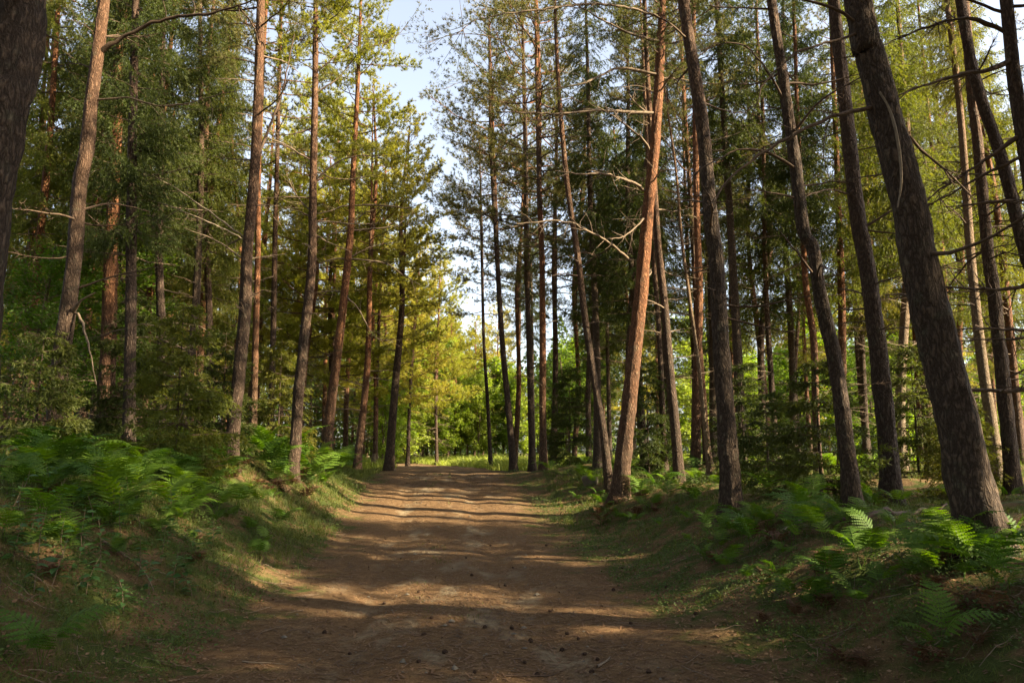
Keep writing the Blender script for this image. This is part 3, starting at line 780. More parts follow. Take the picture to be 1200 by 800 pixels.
KN = {'P': PR_P, 'PP': PR_PP, 'S': PR_S, 'SW': PR_SW, 'B': PR_B, 'BP': PR_BP}
LB = {'left': {'P': ('tall pine half hidden among others in the left wood', 'pines deep in the left wood'),
               'PP': ('sunlit yellow-green pine crowding the left edge of the sky gap', 'sunlit pines beyond the bracken mound'),
               'S': ('dark spruce with drooping twigs in the shade of the left wood', 'shaded spruces in the left wood'),
               'SW': ('olive spruce with sun-tinged hanging foliage in the left wood', 'sun-tinged spruces in the left wood'),
               'B': ('low leafy green tree in the shade of the left wood', 'small leafy trees in the left wood'),
               'BP': ('sunlit pale green leafy tree beyond the end of the path', 'pale leafy trees where the path ends')},
      'right': {'P': ('dark-crowned pine standing in the row right of the sky gap', 'pines right of the sky gap'),
                'PP': ('sunlit pine far off beyond the right-hand pines', 'far sunlit pines on the right'),
                'S': ('dark dense spruce in the shade of the right wood', 'shaded spruces in the right wood'),
                'SW': ('yellow-green spruce with hanging foliage in the right wood', 'sun-tinged spruces in the right wood'),
                'B': ('low leafy green tree in the right wood', 'small leafy trees in the right wood'),
                'BP': ('sunlit pale green leafy tree in the distance beyond the right wood', 'pale leafy trees beyond the right wood')}}
LOOK = {'P': 'dark-crowned pine', 'PP': 'sunlit yellow-green pine', 'S': 'dark drooping spruce', 'SW': 'olive spruce with hanging foliage', 'B': 'leafy green tree', 'BP': 'pale leafy tree'}
cnt = 0
def put(side, k, x, y, s):
    global cnt
    pr = KN[k][cnt % len(KN[k])]; cnt += 1
    placed.append((x, y))
    lab = LB[side][k][0]
    if y < 50:
        px = 600 + x / y * F
        j = min(range(len(MAIN)), key=lambda q: abs(MAIN[q][0] - px) + .8 * abs(MAIN[q][1] - y))
        dz_ = y - MAIN[j][1]
        lab = '%s %s %s of the %s' % (LOOK[k], 'level with and' if abs(dz_) < 2 else 'a little behind and' if 0 < dz_ < 7 else 'well behind and' if dz_ > 0 else 'in front and',
                                                'left' if px < MAIN[j][0] else 'right', SHORT[j])
    place(pr, x, y, random.uniform(0, 6.28), s * random.uniform(.94, 1.06), lab, LB[side][k][1], tilt=(random.gauss(0, .02), random.gauss(0, .02)))
for side, lst in SETS:
    for px, D, k, s in lst: put(side, k, at_px(px, D), D, s)
# random fill
def fill(side, n, xr, yr, kinds, dmin, cond=lambda x, y: True):
    t = 0; m = 0
    while m < n and t < n * 60:
        t += 1
        x, y = random.uniform(*xr), random.uniform(*yr)
        if not ok(x, y, dmin) or not cond(x, y): continue
        put(side, random.choice(kinds), x, y, random.uniform(.85, 1.1)); m += 1
inframe = lambda x, y: y > 0 and abs(x) < y * .72 + 2
fill('left', 32, (-30, -5), (20, 48), ['PP', 'SW', 'PP', 'P', 'SW'], 1.7, lambda x, y: inframe(x, y) and u_of(x, y) < -4.5)
fill('left', 30, (-55, -6), (48, 75), ['PP', 'S', 'PP', 'SW'], 2.2, lambda x, y: inframe(x, y) and x < -.14 * y - 2)
fill('right', 22, (5, 26), (21, 38), ['P', 'SW', 'P'], 1.8, lambda x, y: inframe(x, y) and u_of(x, y) > 6)
fill('right', 30, (4, 62), (62, 84), ['BP', 'PP', 'BP', 'SW'], 2.6, lambda x, y: inframe(x, y))
fill('right', 14, (3, 30), (50, 61), ['B', 'BP', 'SW'], 2.4, lambda x, y: inframe(x, y))
fill('left', 10, (-14, 2), (66, 90), ['PP', 'BP'], 2.2, lambda x, y: True)
# understorey leafy trees
for px, D, k, s in [(85, 17.5, 'B', .6), (30, 15, 'B', .55), (130, 19, 'B', .8), (490, 60, 'BP', .8), (462, 46, 'BP', .55), (448, 40, 'BP', .5), (478, 52, 'BP', .7), (512, 66, 'BP', .8), (540, 62, 'BP', .8), (560, 57, 'BP', .7), (590, 60, 'BP', .8), (620, 52, 'BP', .6), (525, 56, 'BP', .6), (548, 62, 'B', .8), (575, 60, 'BP', .8), (665, 56, 'B', 1.0), (605, 62, 'B', 1.0), (632, 58, 'B', .9), (690, 36, 'B', .8), (505, 64, 'B', .6)]:
    x = at_px(px, D); put('left' if px < 530 else 'right', k, x, D, s)
# the wood goes on outside the frame: it is what shades the foreground
random.seed(21)
fillo = lambda n, xr, yr, kinds, dmin, cond=lambda x, y: True: [None for _ in [0] if out_fill(n, xr, yr, kinds, dmin, cond)]
def out_fill(n, xr, yr, kinds, dmin, cond):
    t = 0; m = 0
    while m < n and t < n * 60:
        t += 1
        x, y = random.uniform(*xr), random.uniform(*yr)
        if x > 3 and (abs(y - (10.3 - .325 * (x + 3))) < 1.0 or abs(y - (13 - .325 * (x + 1.5))) < 1.1): continue  # unseen trees leave two lanes open, so sun patches fall on the path
        if inframe(x, y) or not ok(x, y, dmin) or not cond(x, y): continue
        pr = KN[random.choice(kinds)]; pr = pr[random.randrange(len(pr))]
        placed.append((x, y))
        place(pr, x, y, random.uniform(0, 6.28), random.uniform(.9, 1.08), 'tree of the same wood outside the photograph', 'trees outside the photograph')
        m += 1
out_fill(56, (3.2, 30), (-7, 9), ['S', 'S', 'P', 'SW'], 1.9, lambda x, y: u_of(x, y) > 3.2)
out_fill(26, (-14, 10), (-18, -3), ['S', 'P'], 2.3, lambda x, y: abs(u_of(x, y)) > 2.6)
out_fill(22, (-18, -4.5), (-3, 12), ['S', 'P'], 2.2, lambda x, y: True)

# the wall of wood in the distance
def far_wood():
    r = np.random.default_rng(5); P = []
    for k in range(210):
        if k < 90: x, y = r.uniform(-75, -8), r.uniform(60, 95)
        else: x, y = r.uniform(-10, 95), r.uniform(80, 105)
        H = r.uniform(10, 16.5) * (0.9 if x < 6 and x > -12 else 1.25 if x >= 6 else 1); Rd = r.uniform(2.2, 3.6); z0 = g1(x, y)
        n = 950; t = r.random(n) ** 1.1; a = r.uniform(0, 6.28, n)
        lobes = 1 + .3 * np.sin(a * 3 + k) * np.sin(t * 14 + k)
        rr = Rd * np.sqrt(r.uniform(.25, 1, n)) * (1 - t ** 1.7) ** .7 * lobes
        P.append(np.stack([x + rr * np.cos(a), y + rr * np.sin(a), z0 + .3 + t * H], 1))
    P = np.concatenate(P); N = nrm(r.normal(size=P.shape) + (0, 0, .5))
    link('far_wood', mesh_np('far_wood', *leaf_faces(P, N, .26, r, .5), M['leaf_far']), label='distant wood closing the view behind the trunks', kind='stuff')
far_wood()

# small spruces with low boughs
def young(px, D, H, mat, label, rad=.9, seed=1):
    w_, l_ = spruce_crown(seed, H, rad, mat, max(8, int(H * 5)), 5, .35, 1.3)
    x = at_px(px, D)
    r_ = link('young_spruce', None, None, (x, D, g1(x, D)), (0, 0, seed), None, label, 'young spruce')
    link('trunk', mesh_np('trunk', *tube([(0, 0, -.1), (.01, 0, H * .5), (0, 0, H)], [.03, .018, .004], 7), M['bark_spruce'], True), r_)
    link('limbs', w_, r_, kind='stuff'); link('crown', l_, r_)
young(205, 13.5, 3.2, 'spruce_sunlit', 'young spruce holding bright green boughs over the bracken on the left bank', 1.3, 401)
young(258, 16.5, 2.6, 'spruce', 'small bushy spruce at the foot of the tall grey pine', .8, 402)
young(960, 12.2, 2.4, 'spruce', 'dark scraggy young spruce behind the scaly leaning pine', 1.0, 403)
young(900, 15, 2.0, 'spruce', 'little dark spruce between the dark near pine and the scaly leaning one', .8, 404)
young(150, 15.8, 3.4, 'spruce', 'tall young spruce between the curving brown pine and the tall grey pine', 1.2, 406)
young(325, 20.5, 3.0, 'spruce_sunlit', 'young spruce among the trunks behind the bracken mound', 1.0, 407)
young(1075, 17, 3.0, 'spruce', 'young spruce right of the thick straight shaded pine', 1.0, 408)
young(1125, 14.5, 1.8, 'spruce_sunlit', 'knee-high spruce right of the biggest leaning trunk', .8, 409)
young(872, 18.5, 2.8, 'spruce', 'young spruce right behind the dark near pine', 1.0, 410)
young(760, 22, 3.2, 'spruce', 'young spruce in the shade behind the stout orange-red pine', 1.1, 411)
young(668, 27, 3.6, 'spruce', 'young spruce left of the slender sweeping pine', 1.2, 412)
young(40, 11.5, 2.2, 'spruce', 'low shaded spruce beside the massive trunk at the left edge', .9, 405)

# ------------------------------------------------------------------ torn bark strip on the big leaning pine
def torn():
    b = np.array(bigt.location)
    pts = [unp(1031, 108, 6.78), unp(1041, 125, 6.74), unp(1049, 150, 6.72), unp(1055, 185, 6.73), unp(1056, 215, 6.74), unp(1052, 243, 6.76)]
    P = resample(np.array(pts) - b, .03); n = len(P)
    wd = .011 * np.sin(np.linspace(.35, 3.0, n)) * (1 + .25 * vn(np.arange(n), 0 * np.arange(n), 5, 3)) + .004
    Vv = []; Ff = []
    for k in range(n):
        for sx, sy in ((-1, 0), (-.2, -.02), (1, .0), (.1, .02)): Vv.append(P[k] + np.array((sx * wd[k], sy, 0)))
    for k in range(n - 1):
        for j in range(4): Ff.append((k * 4 + j, k * 4 + (j + 1) % 4, k * 4 + 4 + (j + 1) % 4, k * 4 + 4 + j))
    link('bark_strip', mesh_np('bark_strip', np.array(Vv), np.array(Ff), M['twig_pale'], True), bigt, label='torn strip of pale stripped bark')
torn()

# ------------------------------------------------------------------ ferns
def frond_mesh(seed, L=.75, pairs=15, pin=9, mat='fern', stipe=.3, low=False):
    r = np.random.default_rng(seed); g = G()
    n = pairs + 6
    P = [np.zeros(3)]; el = R(78) + r.normal() * .08; tot = stipe + L
    for k in range(n):
        t = (k + 1) / n
        e = el - R(95) * S01((t - stipe / tot * .5) / .9) * r.uniform(.85, 1.05)
        P.append(P[-1] + np.array((math.cos(e), .02 * r.normal(), math.sin(e))) * tot / n)
    P = np.array(P)
    g.add(*tube(P, np.linspace(.0045, .0012, n + 1), 3))
    s = np.linspace(0, tot, n + 1)
    VV = []
    for k in range(pairs):
        t = (k + .5) / pairs; q = stipe + L * t
        p = np.array([np.interp(q, s, P[:, c]) for c in range(3)]); p2 = np.array([np.interp(q + .02, s, P[:, c]) for c in range(3)])
        d = nrm(p2 - p); up = nrm(np.cross(np.cross(d, (0, 0, 1)), d) * 1.0 + 1e-6)
        l = L * .36 * (1 - t) ** .8 * min(1, .55 + t * 4) + .012
        for sgn in (-1, 1):
            sd = nrm(np.cross(d, up)) * sgn
            pd = nrm(sd + d * (.35 + .4 * t) + up * (-.12 + .08 * r.normal()))
            m = max(2, int(pin * (1 - t * .6)))
            w_ = nrm(np.cross(pd, up))
            if low:
                VV += [p - w_ * L * .026, p + w_ * L * .026, p + pd * l]; continue
            for j in range(m):
                a = j / m; pl = min(l * .26, L / pairs * .60) * (1 - a) ** .7 + .004; bw = l / m * .5
                c = p + pd * l * (a + .5 / m) - up * (a * a * l * .15)
                for s2 in (-1, 1):
                    VV += [c - pd * bw, c + pd * bw, c + w_ * s2 * pl + pd * bw * .7 - up * pl * .12]
            q5 = min(l * .26, L / pairs * .6) * .62
            a_, b_, c_, d_ = p - pd * .002, p + pd * l * .38 - w_ * q5, p + pd * l * 1.04 - up * l * .12, p + pd * l * .38 + w_ * q5
            VV += [a_, b_, c_, a_, c_, d_]
    VV = np.array(VV); g.add(VV, np.arange(len(VV)).reshape(-1, 3))
    return g.mesh('frond', M[mat])
FR = [frond_mesh(500 + i, [.7, .85, .6, .95][i % 4], 13 + i % 3, 8, 'fern', [.25, .38][i % 2]) for i in range(6)]
FRD = [frond_mesh(520 + i, .6, 10, 4, 'fern_dead', .1) for i in range(3)]
def fern(x, y, s, label, group=None, fr=FR, n=None, name='fern', cat='fern', az0=None):
    r_ = link(name, None, None, (x, y, g1(x, y) - .02), (0, 0, random.uniform(0, 6.28)), s, label, cat, group)
    n = n or random.choice((2, 3, 3, 4)); a0 = random.uniform(0, 6.28)
    for k in range(n):
        az = a0 + k * 6.283 / n + random.gauss(0, .3) if az0 is None else az0 + random.gauss(0, .6)
        z = random.uniform(.8, 1.15)
        link('frond', random.choice(fr), r_, (random.gauss(0, .03), random.gauss(0, .03), 0), (random.gauss(0, .12), random.gauss(0, .15), az), (z, z, z))
    return r_
def on_ground(px, py):
    """where the ray of a photo pixel meets the ground"""
    for D in np.arange(2.2, 60, .05):
        p = unp(px, py, D)
        if p[2] <= g1(p[0], D): return p[0], D
    return p[0], D
random.seed(5)
FE = [(45, 782, .62, 'bright pale green fern at the bottom left corner of the photo'), (12, 790, .5, 'small fern tucked against the bottom left corner'),
      (620 + 355, 690, .75, 'fern with a few sun-yellowed tips at the foot of the right bank'), (1010, 668, .7, 'wide dark green fern between the path and the biggest leaning pine'),
      (1165, 700, .85, 'large fern in front of the biggest leaning pine, by the right edge'), (1100, 770, .6, 'low dim fern near the bottom right corner'),
      (1185, 640, .7, 'fern growing against the foot of the biggest leaning pine'), (880, 650, .6, 'dim fern lowest on the bank below the dark near pine'),
      (265, 520, .9, 'sun-caught fern beside the foot of the tall grey pine'), (300, 535, .9, 'glowing fern at the left shoulder of the bracken mound'),
      (770, 575, .8, 'fern at the right foot of the stout orange-red pine'), (745, 585, .6, 'small fern in front of the stout orange-red pine'),
      (1150, 670, .6, 'fern just left of the biggest pine foot'), (930, 640, .6, 'shaded fern on the slope under the scaly leaning pine')]
for px, py, s, lab in FE:
    x, y = on_ground(px, py); fern(x, y, s, lab)
nf = 0
def fern_patch(n, pxr, pyr, s, lab, grp, fr=FR, name='fern', cat='fern'):
    for _ in range(n):
        x, y = on_ground(random.uniform(*pxr), random.uniform(*pyr))
        if abs(u_of(x, y)) < 2.5 + random.random() * .5: continue
        px = 600 + x / y * F
        j = min(range(len(MAIN)), key=lambda q: abs(MAIN[q][0] - px) + 6 * abs(MAIN[q][1] - y)); dz_ = MAIN[j][1] - y
        lb = '%s, %s %s of the %s' % (lab, 'beside and' if abs(dz_) < 1 else 'in front and' if dz_ > 0 else 'behind and', 'left' if px < MAIN[j][0] else 'right', SHORT[j])
        fern(x, y, s * random.uniform(.55, 1.25), lb, grp, fr, name=name, cat=cat)
fern_patch(62, (290, 432), (522, 572), .95, 'fresh sunlit bracken of the mound', 'bracken of the sunlit mound')
fern_patch(56, (0, 270), (530, 590), .85, 'shaded bracken under the trees', 'bracken along the left bank top')
fern_patch(44, (0, 340), (585, 660), .48, 'shaded low fern', 'ferns low on the left bank')
fern_patch(34, (700, 1000), (560, 640), .6, 'dim fern of the right bank', 'ferns of the right bank')
fern_patch(22, (1000, 1200), (570, 700), .55, 'shaded fern amid leaning trunks', 'ferns near the right edge')
fern_patch(46, (650, 1010), (585, 730), .38, 'small dim fern', 'small ferns low on the right bank')
fern_patch(12, (250, 360), (545, 585), .7, 'withered red-brown bracken', 'withered bracken on the left', FRD, 'dead_fern', 'dead fern')
fern_patch(14, (700, 830), (570, 620), .6, 'withered brown bracken', 'withered bracken on the right', FRD, 'dead_fern', 'dead fern')
fern_patch(30, (800, 1190), (620, 790), .5, 'withered brown bracken of the dark slope', 'withered bracken at lower right', FRD, 'dead_fern', 'dead fern')
fern_patch(9, (40, 260), (575, 700), .5, 'withered bracken among seedlings', 'withered bracken low on the left', FRD, 'dead_fern', 'dead fern')

def mesh_arr(me):
    V_ = np.empty(len(me.vertices) * 3, np.float32); me.vertices.foreach_get('co', V_)
    F_ = np.empty(len(me.loops), np.int32); me.loops.foreach_get('vertex_index', F_)
    return V_.reshape(-1, 3), F_.reshape(-1, 3)
LOWF = [mesh_arr(frond_mesh(540 + i, .8, 13, 3, 'fern', .25, low=True)) for i in range(3)]
def mass(name, label, n, sampler, mat, smin=.6, smax=1.1):
    g = G(); m = 0; t = 0
    while m < n and t < n * 20:
        t += 1
        p = sampler()
        if p is None: continue
        x, y = p; z = g1(x, y); s = random.uniform(smin, smax)
        for k in range(4):
            a = random.uniform(0, 6.28); V_, F_ = LOWF[random.randrange(3)]
            c, s_ = math.cos(a), math.sin(a)
            Vr = np.stack([V_[:, 0] * c - V_[:, 1] * s_, V_[:, 0] * s_ + V_[:, 1] * c, V_[:, 2]], 1) * s
            g.add(Vr + (x, y, z), F_)
        m += 1
    return link(name, g.mesh(name, M[mat]), label=label, kind='stuff')
def smp_left():
    x, y = random.uniform(-24, -3), random.uniform(9, 34)
    return (x, y) if u_of(x, y) < -3.4 and inframe(x, y) and float(vn(x, y, 2.2, 12)) > .38 else None
def smp_right():
    x, y = random.uniform(1, 26), random.uniform(12, 36)
    return (x, y) if u_of(x, y) > 3.2 and inframe(x, y) and float(vn(x, y, 2.0, 13)) > .5 else None
mass('bracken_undergrowth', 'bracken carpeting the floor of the left wood', 330, smp_left, 'fern')
mass('bracken_undergrowth', 'bracken scattered over the floor of the right wood', 260, smp_right, 'fern', .4, .85)

# ------------------------------------------------------------------ grass, moss tufts and litter
def grass(name, label, n, xr, yr, keep, mat, h=.10, wd=.006, per=5):
    r = np.random.default_rng(len(label))
    x = r.uniform(*xr, n); y = r.uniform(*yr, n) if not callable(yr) else yr(r, n)
    k = keep(x, y, r); x, y = x[k], y[k]
    P = np.stack([x, y, ground(x, y) - .005], 1)
    P = np.repeat(P, per, 0); m = len(P)
    P[:, :2] += r.normal(size=(m, 2)) * .035; P[:, 2] = ground(P[:, 0], P[:, 1]) - .004
    d = nrm(np.stack([r.normal(size=m) * .45, r.normal(size=m) * .45, np.ones(m)], 1))
    s = nrm(np.cross(d, r.normal(size=(m, 3))))
    far = np.clip(P[:, 1] / 10, .7, 2.6)[:, None]
    l = h * r.uniform(.45, 1.3, (m, 1)) * np.clip(far, .8, 1.5); w_ = wd * far
    bend = nrm(r.normal(size=(m, 3)) * (1, 1, .1)) * l * .45
    mid = P + d * l * .6; tip = P + d * l + bend - np.array((0, 0, 1)) * l * .12
    Vv = np.stack([P - s * w_ / 2, P + s * w_ / 2, mid + s * w_ * .35, mid - s * w_ * .35, tip], 1).reshape(-1, 3)
    b = np.arange(m)[:, None] * 5
    return link(name, mesh_np(name, Vv, np.concatenate([b + [0, 1, 2], b + [0, 2, 3], b + [3, 2, 4]]), M[mat]), label=label, kind='stuff')
near_y = lambda a, b: (lambda r, n: a + (b - a) * r.random(n) ** 1.6)
grass('grass', 'short grass on the left bank', 27000, (-9, -1.5), near_y(3.5, 30), lambda x, y, r: (u_of(x, y) < -2.1 - .5 * r.random(len(x))) & (vn(x, y, .9, 20) * .7 + vn(x, y, .25, 21) * .3 > .40) , 'grass', .12)
grass('grass', 'short grass and sedge on the right-hand bank', 21000, (1, 14), near_y(4, 30), lambda x, y, r: (u_of(x, y) > 2.2 + .6 * r.random(len(x))) & (vn(x, y, 1.1, 22) * .7 + vn(x, y, .25, 23) * .3 > .45), 'grass', .10)
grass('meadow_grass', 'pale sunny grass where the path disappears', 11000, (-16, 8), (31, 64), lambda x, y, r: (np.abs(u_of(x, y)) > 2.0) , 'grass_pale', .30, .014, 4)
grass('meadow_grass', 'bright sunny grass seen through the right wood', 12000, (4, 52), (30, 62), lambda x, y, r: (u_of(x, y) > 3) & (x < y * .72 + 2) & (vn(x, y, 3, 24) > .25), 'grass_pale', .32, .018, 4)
grass('grass', 'sparse grass creeping into the middle of the path', 900, (-3, 1.5), near_y(8, 28), lambda x, y, r: (np.abs(u_of(x, y) + .1) < .4) & (vn(x, y, .9, 25) > .62), 'grass', .05)

def cover(n, side, label):
    r = np.random.default_rng(n); y = 3.6 + 22 * r.random(n) ** 1.7
    x = pc(y) + side * (2.1 + 5.5 * r.random(n) ** 1.1)
    k = vn(x, y, 1.1, 31 + side) * .65 + vn(x, y, .3, 33) * .35 > .47
    x, y = x[k], y[k]; m = 9
    hh = .05 + .22 * vn(x, y, .8, 35)
    x, y, hh = np.repeat(x, m), np.repeat(y, m), np.repeat(hh, m)
    x = x + r.normal(size=len(x)) * .06; y = y + r.normal(size=len(x)) * .06
    P = np.stack([x, y, ground(x, y) + hh * r.random(len(x)) ** .7], 1)
    N = nrm(np.array((0, -.2, 1.)) + r.normal(size=(len(x), 3)) * .5)
    link('ground_cover', mesh_np('ground_cover', *leaf_faces(P, N, .016, r, .55), M['cover']), label=label, kind='stuff')
cover(8500, -1, 'low leafy plants and moss covering the left bank')
cover(9000, 1, 'low leafy plants and moss covering the right bank')

def litter(n):
    r = np.random.default_rng(77)
    y = 4 + 22 * r.random(n) ** 1.9; x = pc(y) + r.normal(size=n) * 2.6
    a = r.uniform(0, 6.28, n); l = .018 + .05 * r.random(n) ** 3; w_ = .0022 + .003 * r.random(n) + .0003 * y
    z = ground(x, y) + .007
    d = np.stack([np.cos(a) * l, np.sin(a) * l, r.normal(size=n) * .004], 1); s = np.stack([-np.sin(a) * w_, np.cos(a) * w_, 0 * a], 1)
    c = np.stack([x, y, z], 1)
    Vv = np.stack([c - d - s, c + d - s, c + d + s + (0, 0, .002), c - d + s], 1).reshape(-1, 3)
    link('needle_litter', mesh_np('needle_litter', Vv, np.arange(n * 4).reshape(-1, 4), M['litter']), label='fallen needles and bark scraps strewn over the path', kind='stuff')
    m = 5200; y = 4 + 20 * r.random(m) ** 1.7; x = pc(y) + (2.0 + np.abs(r.normal(size=m)) * 1.6) * r.choice([-1, 1], m)
    P = np.stack([x, y, ground(x, y) + .014], 1); N = nrm(np.array((0, 0, 1.)) + r.normal(size=(m, 3)) * .35)
    link('leaf_litter', mesh_np('leaf_litter', *leaf_faces(P, N, .022, r), M['litter']), label='dry brown leaves scattered along the banks', kind='stuff')
litter(26000)
def sticks(n):
    r = np.random.default_rng(88); g = G()
    for k in range(n):
        y = 4 + 16 * r.random() ** 1.5; x = float(pc(y)) + r.choice([-1, 1]) * (1.6 + 4.5 * r.random()); a = r.uniform(0, 6.28); L = r.uniform(.08, .45)
        t = np.linspace(-.5, .5, 5); bx = x + t * L * math.cos(a) + r.normal(size=5) * .01; by = y + t * L * math.sin(a) + r.normal(size=5) * .01
        g.add(*tube(np.stack([bx, by, ground(bx, by) + .015 + .03 * r.random(5) * (np.abs(x - pc(y)) > 2.2)], 1), [.003, .004, .0035, .003, .0015], 4))
    link('twig_litter', g.mesh('twig_litter', M['twig'], True), label='small dead twigs strewn over both banks', kind='stuff')
sticks(700)
def gravel(n):
    r = np.random.default_rng(99); g = G()
    O = np.array([(1, 0, 0), (0, 1, 0), (-1, 0, 0), (0, -1, 0), (0, 0, .7), (0, 0, -.7), (.7, .7, .2), (-.7, .6, .1)]); FO = [(0, 6, 4), (6, 1, 4), (1, 7, 4), (7, 2, 4), (2, 3, 4), (3, 0, 4)]
    for k in range(n):
        y = 4 + 16 * r.random() ** 1.6; x = float(pc(y)) + r.normal() * 1.2; s = r.uniform(.005, .014) * (1 + (r.random() > .96) * 2)
        a = r.uniform(0, 6.28); V_ = O * (1 + .25 * r.normal(size=O.shape)) * s
        V_ = np.stack([V_[:, 0] * math.cos(a) - V_[:, 1] * math.sin(a), V_[:, 0] * math.sin(a) + V_[:, 1] * math.cos(a), V_[:, 2]], 1)
        g.add(V_ + (x, y, g1(x, y) + s * .2), FO)
    link('gravel', g.mesh('gravel', M['stone']), label='small stones bedded in the path', kind='stuff')
gravel(1100)

# ------------------------------------------------------------------ pine cones on the path
def cone_mesh(seed):
    r = np.random.default_rng(seed); g = G()
    P = np.array([(0, 0, .0), (.008, 0, 0), (.02, 0, 0), (.034, 0, 0), (.045, 0, 0), (.052, 0, 0)]) - (.025, 0, 0)
    g.add(*tube(P, [.006, .013, .017, .015, .009, .003], 8))
    for k in range(46):
        t = k / 46; a = k * 2.4; rr = .018 * math.sin(.5 + t * 2.3); x = -.02 + .045 * t
        c = np.array((x, math.cos(a) * rr, math.sin(a) * rr)); o = nrm(np.array((.35, math.cos(a), math.sin(a)))); s = nrm(np.cross(o, (1, 0, 0))) * .0055
        g.add(np.array([c - s, c + s, c + o * .008 + s * .7, c + o * .008 - s * .7, c + o * .005 + np.array((.005, 0, 0))]), [(0, 1, 2), (0, 2, 3), (3, 2, 4)])
    return g.mesh('pine_cone', M['cone'])
CONE = [cone_mesh(i) for i in range(3)]
for px, py in [(553, 675), (601, 666), (592, 687), (628, 698), (719, 692), (645, 717), (600, 737), (739, 731), (521, 766), (497, 745), (568, 736), (678, 750), (659, 764), (685, 768), (700, 775), (693, 790), (491, 776), (615, 778),
               (665, 745), (622, 753), (546, 654), (729, 666), (490, 695), (506, 725), (450, 708), (410, 768), (760, 790), (815, 720), (575, 640), (640, 640), (380, 742), (556, 790), (780, 690), (470, 655), (630, 792), (705, 712)]:
    x, y = on_ground(px, py)
    sc_ = random.uniform(.6, .95)
    link('pine_cone', random.choice(CONE), None, (x, y, g1(x, y) + .012 * sc_), (random.uniform(0, 3), random.gauss(0, .3), random.uniform(0, 6.28)), sc_,
         'dark pine cone lying on the shaded part of the path', 'pine cone', 'pine cones scattered on the path')
# fallen twigs
def fallen(pts, w_, label, mat='twig', lift=.02):
    Pg = [on_ground(px, py) for px, py in pts]
    P = resample(np.array([(a, b, g1(a, b) + lift + .02 * random.random()) for a, b in Pg]), .05); n = len(P)
    P[:, 2] = ground(P[:, 0], P[:, 1]) + lift
    base = P[0].copy(); rr = w_ / F * np.mean([b for a, b in Pg]) / 2
    g = G(); g.add(*tube(P - base, np.linspace(rr, rr * .4, n), 6))
    for k in range(2):
        i_ = random.randrange(1, n); g.add(*tube(wander(P[i_] - base, nrm(P[-1] - P[0]) + rng.normal(size=3) * .4 * (1, 1, .2), .15, 3, .1), [rr * .4, rr * .3, rr * .3, rr * .2], 4))
    link('fallen_twig', g.mesh('fallen_twig', M[mat], True), None, tuple(base), label=label, cat='fallen twig')
fallen([(200, 570), (215, 567), (229, 563)], 5, 'short pale dead branch lying among ferns on the left bank', 'twig_pale', .08)
fallen([(920, 632), (932, 623), (946, 616)], 3.5, 'small pale stick lying on the right bank below the scaly leaning pine', 'twig_pale', .1)
fallen([(985, 622), (1020, 617), (1060, 612), (1110, 600)], 6, 'long dark fallen branch reaching left from the biggest leaning pine', 'twig_dark', .12)
fallen([(34, 676), (44, 682), (52, 688)], 2.5, 'thin pale twig on the dark lower left bank', 'twig_pale')
fallen([(284, 778), (300, 779), (316, 778)], 2.0, 'fine twig lying across the lower left of the path', 'twig_pale', .01)
fallen([(700, 782), (712, 776), (715, 772)], 3.0, 'tiny pale stick beside cones at the bottom of the path', 'twig_pale', .01)
fallen([(590, 800 - 6), (640, 795), (655, 790)], 2.0, 'dark thin twig at the bottom middle of the path', 'twig_dark', .01)
fallen([(118, 640), (140, 655), (165, 672), (180, 700)], 3.5, 'brown crooked stick lying down the left bank', 'twig', .05)

# ------------------------------------------------------------------ boulder beside the stout pine
def boulder(px, py, size, label, seed, mat='stone', name='boulder'):
    x, y = on_ground(px, py)
    import bmesh
    bm = bmesh.new(); bmesh.ops.create_icosphere(bm, subdivisions=4, radius=1)
    Vv = np.array([v.co[:] for v in bm.verts])
    rr = np.random.default_rng(seed)
    dirs = nrm(rr.normal(size=(9, 3)))
    for d in dirs:
        k = Vv @ d; c = rr.uniform(.55, .8); Vv = Vv - np.where(k > c, (k - c) * .85, 0)[:, None] * d
    Vv *= 1 + .10 * (vn(Vv[:, 0] * 2 + Vv[:, 2], Vv[:, 1] * 2 - Vv[:, 2], .4, seed)[:, None] - .5)
    for v, c in zip(bm.verts, Vv): v.co = Vector(c * size)
    me = bpy.data.meshes.new(name); bm.to_mesh(me); bm.free()
    for p in me.polygons: p.use_smooth = True
    me.materials.append(M[mat])
    return link(name, me, None, (x, y, g1(x, y) + size[2] * .45), (0, .15, .5), None, label, 'boulder')
boulder(692, 570, (.26, .24, .22), 'angular grey boulder at the foot of the slender sweeping pine', 3)

# short broken stump by the end of the bracken mound
sx, sy = on_ground(437, 548)
st = link('broken_stump', None, None, (sx, sy, g1(sx, sy)), label='short pale mossy stump at the end of the bracken mound', cat='stump')
link('wood', trunk_mesh(np.array([(0, 0, -.1), (.01, 0, .2), (.03, .02, .45), (.03, .02, .62)]), .11, .085, False, M['bark_pale'], 5), st)

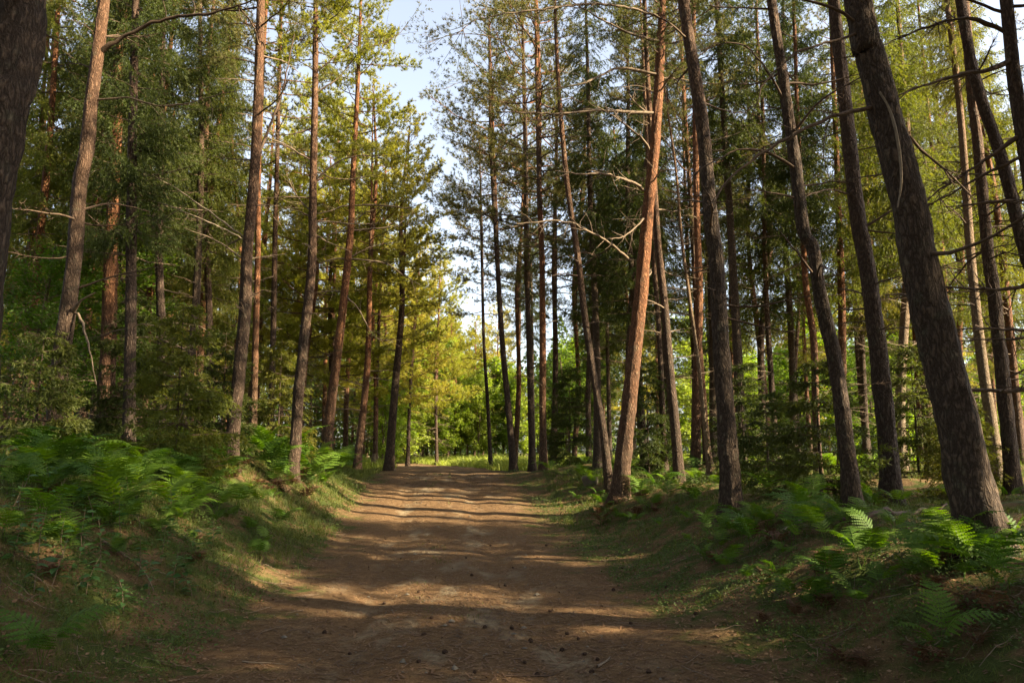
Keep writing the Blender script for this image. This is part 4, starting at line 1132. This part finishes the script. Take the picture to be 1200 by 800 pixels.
# ------------------------------------------------------------------ leafy seedlings low on the left bank
def leaf_mesh():
    t = np.linspace(0, 1, 7); w_ = .24 * np.sin(np.pi * t ** .8) ** .9
    z = -.25 * t ** 2
    Vv = []; Ff = []
    for k in range(7): Vv += [(t[k], -w_[k], z[k] + .06 * w_[k] * 4), (t[k], 0, z[k]), (t[k], w_[k], z[k] + .06 * w_[k] * 4)]
    for k in range(6):
        for j in range(2): a = k * 3 + j; Ff.append((a, a + 3, a + 4, a + 1))
    return mesh_np('leaf', np.array(Vv), np.array(Ff), M['seedling'], True)
LEAF = leaf_mesh()
def seedling(px, py, h, label, n=12, grp=None):
    x, y = on_ground(px, py); r_ = link('seedling', None, None, (x, y, g1(x, y)), (0, 0, random.uniform(0, 6)), None, label, 'seedling', grp)
    rr = np.random.default_rng(int(px * 7 + py)); P = wander((0, 0, -.02), (.1, 0, 1), h, 8, .08, 0, rr)
    link('stem', mesh_np('stem', *tube(P, np.linspace(.005, .0015, 9), 5), M['twig'], True), r_)
    for k in range(n):
        t = .3 + .7 * k / n; i_ = int(t * 8); az = k * 2.4; s = .115 * random.uniform(.7, 1.25) * (1.15 - .4 * t)
        link('leaf', LEAF, r_, tuple(P[min(i_, 8)] + rr.normal(size=3) * .01), (random.gauss(0, .3), -random.uniform(-.1, .5), az), (s, s, s))
SL = [(85, 600, .4), (60, 612, .45), (110, 620, .4), (95, 640, .4), (75, 655, .4), (130, 606, .35), (188, 665, .45), (205, 690, .4), (175, 700, .4), (215, 680, .3), (90, 672, .35), (30, 640, .4), (15, 660, .35), (55, 585, .4), (150, 590, .35), (195, 640, .35), (225, 700, .25), (40, 700, .3), (120, 585, .4), (165, 620, .45), (140, 640, .5), (70, 630, .55), (118, 668, .5), (45, 665, .5), (20, 610, .5), (160, 680, .45), (230, 655, .4), (250, 640, .35), (60, 690, .4), (100, 700, .35), (200, 610, .45), (0, 630, .5), (145, 720, .3)]
for px, py, h in SL:
    seedling(px, py, h, '%s broad-leaved seedling in the left bank shade' % ('tall' if h > .47 else 'middling' if h > .37 else 'low'), random.randint(9, 15), 'broad-leaved seedlings on the left bank')
